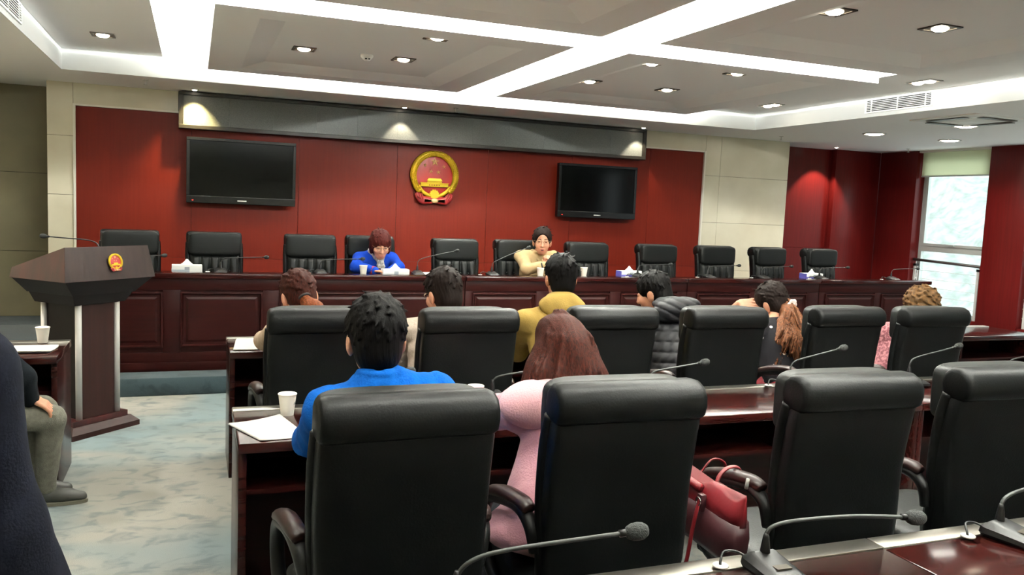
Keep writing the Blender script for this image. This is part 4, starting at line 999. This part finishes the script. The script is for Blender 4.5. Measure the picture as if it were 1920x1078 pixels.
def glasses(t, H, m):
    bm = bmesh.new()
    for q in (-1, 1):
        path = [tuple(H.w((q * .031 + .022 * math.cos(a), .104 - .012 * abs(math.cos(a)) * (1 if math.cos(a) * q > 0 else .2), .004 + .015 * math.sin(a)))) for a in [2 * PI * k / 18 for k in range(19)]]
        tube_bm(path, .0023, 6, bm=bm); tube_bm([tuple(H.w((q * .053, .096, .008))), tuple(H.w((q * .078, .05, .010))), tuple(H.w((q * .081, -.005, .004)))], .0016, 6, bm=bm)
    tube_bm([tuple(H.w((-.009, .106, .008))), tuple(H.w((0, .109, .011))), tuple(H.w((.009, .106, .008)))], .0016, 6, bm=bm)
    from_bm('glasses', bm, m, t)
def face_bits(t, H, brow, lips, open_=False):
    for q in (-1, 1):
        S = SDF(H.w((q * .031, .09, .01)) - .03, H.w((q * .031, .09, .01)) + .03, .0022); H.e(S, (q * .031, .0865, .006), (.012, .006, .0036), .002); mesh_obj('eye', S.mesh('eye'), mat('dark_eye', '1a1412', .25), t, True)
        S = SDF(H.w((q * .031, .09, .03)) - .035, H.w((q * .031, .09, .03)) + .035, .0022); H.k(S, (q * .016, .094, .027), (q * .046, .082, .028), .0034, .0022, .002); mesh_obj('eyebrow', S.mesh('eyebrow'), brow, t, True)
    S = SDF(H.w((0, .09, -.07)) - .04, H.w((0, .09, -.07)) + .04, .0025); H.e(S, (0, .0945, -.064), (.020, .006, .004), .002); H.e(S, (0, .0935, -.076 - (.004 if open_ else 0)), (.018, .006, .0045), .002); mesh_obj('lips', S.mesh('lips'), lips, t, True)
    if open_:
        S = SDF(H.w((0, .09, -.07)) - .03, H.w((0, .09, -.07)) + .03, .0022); H.e(S, (0, .0945, -.071), (.014, .0045, .0045), .001); mesh_obj('open_mouth', S.mesh('open_mouth'), mat('mouth_dark', '3a1412', .5), t, True)
M_lips = mat('lips', 'a5584c', .45); M_wire = mat('wire_glasses', '8a7a62', .3, metal=.8); M_dwire = mat('dark_glasses', '2a2624', .35)

# boy in blue fleece, nearest row
C_blue = mat('blue_fleece', '034c9a', 1.0, nscale=20, col2='03438c', bump=.3, bscale=140, spec=.15)
Hb = Head((.540, 2.585, 1.222), (.03, 1, -.06), sc=1.06)
def collar_blue(S, J, H):
    S.ell((.545, 2.52, 1.095), (.085, .080, .045), None, .02); S.ell((.545, 2.52, 1.125), (.076, .072, .020), None, .008)
def hair_boy(t, H, J):
    S = SDF(H.c - .19, H.c + .19, .0045)
    H.e(S, (0, -.012, .040), (.086, .102, .094), .02); H.e(S, (0, -.045, -.030), (.072, .066, .080), .03)
    H.e(S, (0, .105, -.040), (.068, .075, .105), .012, 's')
    for q in (-1, 1): H.e(S, (q * .096, -.006, -.050), (.026, .036, .056), .01, 's')
    H.e(S, (.022, -.055, .075), (.016, .012, .016), .02, 's')
    tufts(S, H, 520, 3, np.array((.085, .101, .093)), no_face, L=(.025, .04), r=(.004, .007), crown=(.02, -.06, .10), lift=.12); S.warp(strand(.0006, H, 44, 2)); mesh_obj('hair', S.mesh('hair'), H_black, t, True)
p = person('person in bright blue fleece seen from behind in the nearest row', dict(hip=(.54, 2.45, .590), chest=(.55, 2.49, .93), nb=(.545, 2.53, 1.085), head=Hb, sh=[(.385, 2.50, 1.01), (.715, 2.50, 1.04)], el=[(.372, 2.80, .835), (.765, 2.78, .82)], wr=[(.50, 3.13, .815), (.63, 3.16, .815)], kn=[(.44, 2.84, .525), (.64, 2.84, .525)], an=[(.44, 2.93, .10), (.64, 2.93, .10)]),
           C_blue, hair_boy, .006, extra=collar_blue, torso=(.165, .115), sleeve=(.070, .056, .045), wr=(.006, 22, 3))
box('chest_print', -.018, .018, -.001, .001, -.004, .004, mat('grey_print', '8fb0cc', .8), p).location = (.60, 2.381, 1.022)

# woman in pink coat, nearest row
C_pink = mat('pink_wool_coat', 'd69aa4', .95, nscale=12, col2='cf919c', bump=.25, bscale=160, sheen=.3)
Hp = Head((1.235, 2.70, 1.150), (-.15, 1, -.35))
def pink_x(S, J, H):
    S.ell((1.15, 2.49, .66), (.17, .14, .15), None, .07); S.ell((1.11, 2.50, .575), (.20, .17, .07), None, .06); S.ell((1.23, 2.635, 1.035), (.085, .08, .05), None, .03)
def hair_pink(t, H, J):
    S = SDF((.92, 2.42, .86), (1.58, 2.95, 1.36), .006)
    H.e(S, (0, -.012, .036), (.088, .104, .094), .02); H.e(S, (0, .11, -.06), (.060, .07, .12), .012, 's')
    S.cap((1.235, 2.645, 1.16), (1.225, 2.60, .98), .086, .10, .05); S.cap((1.17, 2.65, 1.12), (1.08, 2.60, .985), .066, .05, .05); S.cap((1.29, 2.64, 1.13), (1.37, 2.585, .975), .07, .055, .05); S.cap((1.36, 2.59, .99), (1.425, 2.60, .93), .045, .018, .04); S.cap((1.09, 2.60, .99), (1.03, 2.62, .96), .04, .014, .04)
    S.cap((1.225, 2.62, .97), (1.24, 2.60, .945), .09, .05, .05)
    A = np.random.default_rng(4).uniform(0, 6, 3); cr = H.w((0, -.03, .115))
    locks(S, [(cr, (1.235, 2.595, 1.20), (1.225, 2.545, 1.08), (1.225, 2.53, .97), (1.23, 2.545, .93)), (cr, (1.17, 2.62, 1.20), (1.125, 2.58, 1.10), (1.07, 2.565, 1.0), (1.03, 2.58, .955)), (cr, (1.30, 2.60, 1.20), (1.325, 2.56, 1.10), (1.37, 2.545, .99), (1.43, 2.57, .92)), (cr, (1.27, 2.60, 1.20), (1.28, 2.55, 1.08), (1.31, 2.535, .97), (1.33, 2.545, .93)), (cr, (1.20, 2.60, 1.20), (1.17, 2.555, 1.09), (1.14, 2.54, .99), (1.13, 2.55, .95))], 130, 6, .016, (.006, .012))
    S.warp(lambda x, y, z: .0007 * (np.sin(310 * (x - 1.23) * (1 - .6 * (1.3 - z)) + A[0] + 3 * np.sin(9 * z)) + .7 * np.sin(470 * (x - 1.23) + 8 * z + A[1])) + .004 * np.sin(26 * z + 30 * x))
    mesh_obj('hair', S.mesh('hair'), H_wine, t, True)
p = person('person in pink coat reaching for a cup in the nearest row', dict(hip=(1.19, 2.45, .590), chest=(1.20, 2.57, .86), nb=(1.205, 2.65, 1.02), head=Hp, sh=[(1.06, 2.62, .955), (1.37, 2.60, .96)], el=[(1.105, 2.93, .865), (1.46, 2.88, .83)], wr=[(1.125, 3.34, .825), (1.36, 3.2, .815)], kn=[(1.10, 2.86, .525), (1.30, 2.86, .525)], an=[(1.10, 2.93, .10), (1.30, 2.93, .10)]),
           C_pink, hair_pink, .006, extra=pink_x, torso=(.142, .11), sleeve=(.074, .064, .050), hip_r=(.16, .13, .13), wr=(.007, 18, 8), hand_dir=((.45, .9, -.15), None), hand_n=((.1, -.3, 1), None))
S = SDF((.93, 2.35, .80), (1.52, 2.80, 1.12), .006)
S.ell((1.15, 2.545, .985), (.20, .075, .085), frame((-.05, 1, -.35)), .03); S.ell((1.07, 2.575, .985), (.10, .075, .07), frame((-.05, 1, -.35)), .04); S.warp(wrinkle(.004, 20, 5))
mesh_obj('cape_collar', S.mesh('cape_collar'), mat('pale_pink_wool', 'e0a8b0', .95, bump=.25, bscale=160, sheen=.3), p, True)

# woman with reddish ponytail, second row
C_beige = mat('beige_knit', 'b8a28c', .95, nscale=30, col2='ac957f', bump=.4, bscale=200)
H3 = Head((.540, 4.665, 1.118), (-.20, 1, -.42), roll=.08, sc=1.13)
def hair_pony(t, H, J):
    S = SDF((.30, 4.40, .86), (.90, 4.95, 1.34), .006)
    H.e(S, (0, -.012, .036), (.084, .100, .092), .02); H.e(S, (0, -.045, -.03), (.070, .060, .065), .03); H.e(S, (0, .105, -.045), (.068, .075, .10), .012, 's')
    for q in (-1, 1): H.e(S, (q * .094, -.006, -.044), (.028, .036, .052), .01, 's')
    tufts(S, H, 200, 5, np.array((.084, .100, .092)), no_face, crown=(0, .07, .09), lift=.05); S.warp(strand(.0006, H, 46)); mesh_obj('hair', S.mesh('hair'), H_wine, t, True)
    S = SDF((.40, 4.35, .80), (.95, 4.75, 1.25), .0055)
    S.cap((.565, 4.555, 1.10), (.60, 4.50, 1.06), .034, .045, .02); S.cap((.60, 4.50, 1.06), (.585, 4.47, .92), .046, .03, .03); S.cap((.60, 4.50, 1.06), (.68, 4.47, 1.01), .042, .035, .03); S.cap((.68, 4.47, 1.01), (.745, 4.47, .95), .032, .012, .03)
    locks(S, [((.57, 4.545, 1.10), (.60, 4.49, 1.06), (.68, 4.455, 1.01), (.76, 4.455, .94)), ((.57, 4.545, 1.10), (.595, 4.48, 1.04), (.59, 4.455, .95), (.58, 4.45, .90)), ((.57, 4.545, 1.10), (.61, 4.485, 1.05), (.645, 4.455, .97), (.67, 4.45, .92))], 60, 2, .018)
    S.warp(lambda x, y, z: .0008 * (np.sin(330 * x + 120 * z) + .7 * np.sin(390 * x - 60 * z + 1)))
    pt = mesh_obj('ponytail', S.mesh('ponytail'), hair_mat('copper_ponytail', '42200f', '8a4a2a', stretch=(50, 50, 14)), t, True)
    from_bm('hair_tie', tube_bm([tuple(np.array((.562, 4.565, 1.105)) + .036 * (math.cos(a) * nrm((1, .3, .2)) + math.sin(a) * nrm((0, -.5, .85)))) for a in [2 * PI * k / 18 for k in range(19)]], .009, 8), mat('black_elastic', '151214', .7), pt, True)
person('person in beige top bent over papers, leftmost in the second row', dict(hip=(.555, 4.22, .590), chest=(.55, 4.43, .83), nb=(.55, 4.56, .985), head=H3, sh=[(.41, 4.49, .93), (.71, 4.49, .955)], el=[(.365, 4.72, .86), (.80, 4.75, .88)], wr=[(.47, 5.06, .82), (.66, 5.07, .82)], kn=[(.46, 4.64, .525), (.65, 4.64, .525)], an=[(.46, 4.74, .10), (.65, 4.74, .10)]), C_beige, hair_pony, .007, torso=(.145, .10))

# man in grey shirt with glasses, second row
C_grey = mat('pale_grey_shirt', 'a89a8c', .9, nscale=30, col2='9a8b7d', bump=.25, bscale=90)
H4 = Head((1.335, 4.555, 1.142), (-.30, 1, -.32), sc=1.14)
def hair_m4(t, H, J):
    short_hair(H_dkbr, .0055, .011, .004)(t, H, J); glasses(t, H, M_wire)
def shirt_col(S, J, H): S.ell(np.array(J['nb']) + (0, -.01, .015), (.075, .07, .032), None, .015)
person('person in pale grey shirt and glasses in the second row', dict(hip=(1.26, 4.17, .590), chest=(1.255, 4.34, .84), nb=(1.325, 4.45, 1.015), head=H4, sh=[(1.105, 4.40, .95), (1.460, 4.42, .955)], el=[(1.135, 4.54, .745), (1.56, 4.68, .83)], wr=[(1.20, 4.80, .735), (1.43, 5.05, .82)], kn=[(1.15, 4.60, .525), (1.36, 4.60, .525)], an=[(1.15, 4.70, .10), (1.36, 4.70, .10)]), C_grey, hair_m4, .007, extra=shirt_col, torso=(.165, .11), wr=(.006, 30, 6))

# person in mustard hooded jacket, second row
C_must = mat('mustard_canvas', '957b3a', .95, nscale=14, col2='866d30', bump=.2, bscale=120)
H5 = Head((2.035, 4.485, 1.250), (.10, 1, -.03), sc=1.08)
p = person('person in mustard hooded jacket in the second row', dict(hip=(2.07, 4.20, .590), chest=(1.960, 4.33, .88), nb=(1.995, 4.42, 1.075), head=H5, sh=[(1.775, 4.38, 1.0), (2.125, 4.38, 1.01)], el=[(1.81, 4.55, .80), (2.35, 4.62, .96)], wr=[(1.94, 5.0, .82), (2.24, 5.06, .82)], kn=[(1.97, 4.62, .525), (2.17, 4.62, .525)], an=[(1.97, 4.72, .10), (2.17, 4.72, .10)]), C_must, short_hair(H_black, .0055, .010, .0), .007, torso=(.165, .115), sleeve=(.068, .060, .045), wr=(.006, 24, 9))
S = SDF((1.80, 4.18, .90), (2.35, 4.62, 1.26), .006)
S.ell((1.995, 4.335, 1.09), (.145, .062, .080), frame((.1, 1, -.5), roll=-.12), .02); S.ell((2.015, 4.40, 1.12), (.105, .085, .05), None, .03); S.cap((2.035, 4.44, 1.10), (2.035, 4.48, 1.20), .060, .058, .01, 's'); S.warp(wrinkle(.006, 28, 12))
mesh_obj('hood', S.mesh('hood'), C_must, p, True)

# person in dark grey puffer jacket, second row
C_puff = mat('dark_grey_nylon', '19191b', .5, bump=.08, bscale=50, spec=.16)
H6 = Head((2.742, 4.600, 1.145), (-.75, 1, -.45), sc=1.07)
p = person('person in dark grey hooded puffer jacket in the second row', dict(hip=(2.76, 4.18, .590), chest=(2.785, 4.38, .84), nb=(2.775, 4.50, 1.01), head=H6, sh=[(2.60, 4.45, .95), (2.96, 4.41, .97)], el=[(2.53, 4.72, .83), (3.03, 4.68, .84)], wr=[(2.64, 5.05, .82), (2.85, 5.07, .82)], kn=[(2.66, 4.62, .525), (2.86, 4.62, .525)], an=[(2.66, 4.72, .10), (2.86, 4.72, .10)]), C_puff, short_hair(H_black, .0055, .010, .0), .006, torso=(.175, .125), sleeve=(.078, .066, .05), quilt=(.062, .010), wr=(.004, 40, 2))
S = SDF((2.50, 4.15, .88), (3.20, 4.65, 1.25), .006)
S.ell((2.775, 4.37, 1.065), (.165, .080, .080), frame((.1, 1, -.5), roll=.16), .02); S.ell((2.76, 4.43, 1.09), (.11, .08, .045), None, .03); S.cap((2.77, 4.5, 1.05), (2.74, 4.56, 1.18), .062, .058, .01, 's')
S.warp(lambda x, y, z: -.007 * (np.abs(np.sin(PI * (x * .5 + z) / .05)) ** .5 - .7)); S.warp(wrinkle(.005, 34, 12)); mesh_obj('hood', S.mesh('hood'), C_puff, p, True)

# woman in polka dots leaning on her hand, second row
def dots():
    m = mat('black_dotted_cloth', '0c0a0e', .9, spec=.15); nt = m.node_tree; N = nt.nodes; L = nt.links; g = N.new('ShaderNodeNewGeometry'); v = N.new('ShaderNodeTexVoronoi'); v.inputs['Scale'].default_value = 15; v.inputs['Randomness'].default_value = .35
    L.new(g.outputs['Position'], v.inputs['Vector']); c = N.new('ShaderNodeMath'); c.operation = 'LESS_THAN'; c.inputs[1].default_value = .17; L.new(v.outputs['Distance'], c.inputs[0])
    x = N.new('ShaderNodeMix'); x.data_type = 'RGBA'; x.inputs[6].default_value = (*lin('0c0a0e'), 1); x.inputs[7].default_value = (*lin('e8dcdc'), 1); L.new(c.outputs[0], x.inputs[0]); L.new(x.outputs[2], N['Principled BSDF'].inputs['Base Color']); return m
H7 = Head((3.665, 4.595, 1.078), (-.25, 1, -.55), roll=.1, sc=1.12)
def hair_polka(t, H, J):
    S = SDF(H.c - .19, H.c + .19, .006)
    H.e(S, (0, -.012, .036), (.088, .104, .094), .02); H.e(S, (0, -.045, -.035), (.074, .064, .075), .03); H.e(S, (0, .105, -.05), (.066, .075, .10), .012, 's'); tufts(S, H, 240, 8, np.array((.088, .104, .094)), no_face, crown=(0, .07, .09), lift=.05); S.warp(strand(.0006, H, 46)); mesh_obj('hair', S.mesh('hair'), H_dkbr, t, True)
    S = SDF((3.32, 4.10, .60), (3.90, 4.68, 1.20), .0055)
    S.cap((3.725, 4.53, 1.085), (3.66, 4.40, 1.03), .035, .05, .03); S.cap((3.66, 4.40, 1.03), (3.58, 4.27, .88), .055, .07, .04); S.cap((3.58, 4.27, .88), (3.56, 4.25, .74), .06, .015, .04); S.cap((3.66, 4.35, .98), (3.68, 4.28, .84), .04, .03, .03); S.cap((3.58, 4.37, .98), (3.48, 4.28, .86), .04, .03, .03)
    A = 1.7; locks(S, [((3.72, 4.51, 1.085), (3.66, 4.37, 1.03), (3.58, 4.20, .88), (3.56, 4.19, .70)), ((3.72, 4.51, 1.085), (3.68, 4.37, 1.02), (3.66, 4.22, .88), (3.67, 4.21, .74)), ((3.72, 4.51, 1.085), (3.64, 4.37, 1.02), (3.51, 4.22, .90), (3.45, 4.21, .76))], 190, 9, .034, (.005, .010))
    S.warp(lambda x, y, z: .0010 * (np.sin(290 * x + 40 * z + 2 * np.sin(16 * z)) + .7 * np.sin(330 * x - 25 * z + A)) + .003 * np.sin(20 * z + 25 * x)); pt = mesh_obj('ponytail', S.mesh('ponytail'), H_long, t, True)
    S = SDF((3.60, 4.34, .99), (3.79, 4.52, 1.18), .004)
    for k in range(6): S.ell(np.array((3.695, 4.425, 1.088)) + .024 * (math.cos(k * PI / 3) * np.array((1, .2, 0)) + math.sin(k * PI / 3) * np.array((0, -.3, .95))), (.017, .012, .017), None, .006)
    S.ell((3.695, 4.413, 1.088), (.012, .012, .012), None, .006); mesh_obj('flower_clip', S.mesh('flower_clip'), mat('white_flower_clip', 'f0dcd6', .5), pt, True)
p = person('person in black polka dot top with white flower hair clip', dict(hip=(3.560, 4.20, .590), chest=(3.545, 4.36, .82), nb=(3.615, 4.49, .955), head=H7, sh=[(3.410, 4.41, .905), (3.720, 4.41, .905)], el=[(3.40, 4.93, .825), (3.92, 4.70, .83)], wr=[(3.515, 4.75, 1.055), (3.74, 5.05, .82)], kn=[(3.52, 4.62, .525), (3.73, 4.62, .525)], an=[(3.52, 4.72, .10), (3.73, 4.72, .10)]), dots(), hair_polka, .007, torso=(.145, .10), sleeve_short=.55, hand_n=((-.9, .2, .3), None), trousers=mat('red_skirt', '8e2430', .8))
# curly haired person in pink patterned top, second row right
C_rose = mat('rose_patterned_knit', '6e3a42', .9, nscale=60, col2='ad7478', bump=.4, bscale=120, ramp=(.45, .58))
H8 = Head((4.52, 4.150, 1.120), (.1, 1, -.25), sc=1.0)
def hair_curly(t, H, J):
    S = SDF(H.c - .22, H.c + .22, .006)
    H.e(S, (0, -.012, .030), (.110, .112, .100), .02); H.e(S, (0, -.03, -.05), (.105, .085, .08), .03); H.e(S, (0, .115, -.06), (.060, .07, .10), .012, 's')
    S.warp(lambda x, y, z: .008 * np.sin(75 * x + 3 * np.sin(50 * z)) * np.sin(80 * z + 2 * np.sin(60 * y)) + .004 * np.sin(160 * x + 130 * z) + .004 * np.sin(150 * y - 120 * z)); mesh_obj('hair', S.mesh('hair'), H_curl, t, True)
person('person in rose patterned top, rightmost in the second row', dict(hip=(4.27, 4.12, .590), chest=(4.40, 4.17, .82), nb=(4.50, 4.15, .985), head=H8, sh=[(4.31, 4.21, .93), (4.62, 4.17, .92)], el=[(4.255, 4.30, .735), (4.68, 4.42, .80)], wr=[(4.30, 4.58, .76), (4.56, 4.72, .80)], kn=[(4.18, 4.58, .525), (4.38, 4.58, .525)], an=[(4.18, 4.68, .10), (4.38, 4.68, .10)]), C_rose, hair_curly, .007, torso=(.14, .10))

# woman in blue at the dais, looking down
C_royal = mat('royal_blue_knit', '10389a', 1.0, nscale=40, col2='0d318c', bump=.3, bscale=200, spec=.15)
H9 = Head((1.685, 7.965, 1.238), (.02, -1, -.42), sc=1.12)
def hair_w9(t, H, J):
    S = SDF(H.c - .18, H.c + .18, .0045)
    H.e(S, (0, -.012, .036), (.090, .106, .096), .02); H.e(S, (0, -.04, -.04), (.086, .070, .085), .03)
    for q in (-1, 1): H.e(S, (q * .074, .012, -.015), (.020, .042, .070), .015)
    H.e(S, (.012, .115, -.052), (.060, .075, .088), .010, 's'); tufts(S, H, 260, 4, np.array((.090, .106, .096)), lambda p: p[1] > .06 and p[2] < .05, lift=.1); S.warp(strand(.0006, H, 46)); mesh_obj('hair', S.mesh('hair'), hair_mat('dark_red_hair', '2a0d0c', '4e1c16'), t, True)
    glasses(t, H, M_wire); face_bits(t, H, H_brown, M_lips)
p = person('person in royal blue sweater and scarf reading at the dais', dict(hip=(1.67, 8.13, .74), chest=(1.672, 8.13, 1.0), nb=(1.68, 8.07, 1.135), head=H9, sh=[(1.84, 8.11, 1.085), (1.515, 8.11, 1.085)], el=[(1.87, 7.95, 1.02), (1.455, 7.95, 1.02)], wr=[(1.76, 7.78, .995), (1.60, 7.78, .995)], kn=[(1.76, 7.72, .66), (1.58, 7.72, .66)], an=[(1.76, 7.74, .25), (1.58, 7.74, .25)], floor=.15), C_royal, hair_w9, .006, torso=(.15, .085), hip_r=(.16, .09, .12), sleeve=(.062, .055, .042), hands=(True, True))
S = SDF((1.50, 7.86, 1.0), (1.86, 8.2, 1.26), .005)
for q in (-1, 1): S.cap((1.68 + q * .075, 8.06, 1.17), (1.69 + q * .012, 7.965, 1.075), .024, .020, .02); S.cap((1.69 + q * .012, 7.965, 1.075), (1.70 + q * .02, 7.975, 1.02), .018, .022, .02)
S.warp(wrinkle(.004, 60, 4)); mesh_obj('scarf', S.mesh('scarf'), mat('pale_patterned_scarf', 'c9c3b8', .9, nscale=60, col2='7d7a78', bump=.3, bscale=100), p, True)
from_bm('red_cuff', tube_bm([(1.575, 7.81, .998), (1.60, 7.782, .995)], .043, 14), mat('dark_red_cuff', '8a1a2a', .8), p, True)

# man in beige jacket at the dais, hands clasped, speaking
C_khaki = mat('beige_jacket', 'b89f74', .9, nscale=14, col2='ab9168', bump=.2, bscale=100)
H10 = Head((3.395, 7.985, 1.312), (-.36, -1, -.12), sc=1.14)
def hair_m10(t, H, J):
    short_hair(hair_mat('dark_combed_hair', '120c0a', '221613'), .0045, .009, -.01, .080, .004, .0008, .080, lambda p: p[1] > .015 or no_face(p))(t, H, J); glasses(t, H, M_wire); face_bits(t, H, H_black, M_lips, True)
p = person('person in beige jacket and glasses speaking with clasped hands at the dais', dict(hip=(3.40, 8.13, .74), chest=(3.395, 8.13, 1.02), nb=(3.395, 8.07, 1.175), head=H10, sh=[(3.575, 8.10, 1.135), (3.215, 8.10, 1.135)], el=[(3.60, 7.92, 1.02), (3.205, 7.90, 1.02)], wr=[(3.445, 7.78, 1.075), (3.345, 7.77, 1.07)], kn=[(3.49, 7.72, .66), (3.30, 7.72, .66)], an=[(3.49, 7.74, .25), (3.30, 7.74, .25)], floor=.15), C_khaki, hair_m10, .006, extra=shirt_col, torso=(.17, .09), hip_r=(.17, .09, .12), sleeve=(.066, .058, .046), hand_dir=((-.55, -.1, .8), (.55, -.1, .8)), hand_n=((.6, -.6, .4), (-.6, -.6, .4)), curl=(.95, .95), wr=(.006, 26, 15))
from_bm('watch', tube_bm([(3.322, 7.784, 1.060), (3.334, 7.777, 1.065)], .047, 16), M_blk, p, True)
S = SDF((3.28, 7.94, 1.0), (3.52, 8.2, 1.24), .005)
for q in (-1, 1): S.cap((3.395 + q * .07, 8.07, 1.20), (3.395 + q * .018, 8.005, 1.10), .022, .016, .01)
mesh_obj('shirt_collar', S.mesh('shirt_collar'), mat('dark_beige_collar', 'a8936c', .85), p, True)

# seated man at the left edge, hand on knee
C_teal = mat('dark_teal_sweater', '0e1216', 1.0, bump=.15, bscale=160, spec=.1)
H11 = Head((-1.10, 4.66, 1.22), (1, .35, -.1))
person('person in dark sweater and grey trousers with hand on knee at the left', dict(hip=(-1.12, 4.63, .590), chest=(-1.07, 4.64, .88), nb=(-1.08, 4.65, 1.07), head=H11, sh=[(-1.02, 4.81, .99), (-.985, 4.55, .97)], el=[(-.98, 4.90, .74), (-.785, 4.565, .72)], wr=[(-.83, 4.86, .62), (-.765, 4.645, .605)], kn=[(-.74, 4.86, .49), (-.675, 4.70, .475)], an=[(-.80, 4.90, .10), (-.715, 4.78, .10)], toe=[(1, .2, 0), (1, -.05, 0)]), C_teal, short_hair(H_black), .007, torso=(.155, .12), sleeve=(.072, .062, .048), trousers=M_greytr, hands=(False, True), hand_dir=(None, (.85, .10, -.5)), hand_n=(None, (.4, -.2, .9)), curl=(.5, .55))
# person in navy coat standing at the left edge, nearest the camera
C_navy = mat('navy_coat', '10121c', 1.0, nscale=40, col2='0c0d15', bump=.15, bscale=200, spec=.1)
H12 = Head((-0.542, 1.54, 1.60), (-.1, 1, -.1))
def coat(S, J, H): S.ell((-0.502, 1.52, .92), (.25, .17, .26), None, .08); S.ell((-0.502, 1.52, .72), (.27, .19, .12), None, .08)
person('person in navy coat cut off by the left edge, nearest the camera', dict(hip=(-0.522, 1.52, .92), chest=(-0.532, 1.52, 1.22), nb=(-0.532, 1.52, 1.43), head=H12, sh=[(-0.722, 1.52, 1.36), (-0.347, 1.51, 1.355)], el=[(-0.782, 1.54, 1.08), (-0.294, 1.50, 1.10)], wr=[(-0.762, 1.68, .86), (-0.222, 1.60, .86)], kn=[(-0.612, 1.54, .50), (-0.432, 1.54, .50)], an=[(-0.612, 1.52, .10), (-0.432, 1.52, .10)], toe=[(0, 1, 0), (0, 1, 0)]), C_navy, short_hair(H_black), .008, extra=coat, torso=(.19, .13), sleeve=(.078, .066, .055))
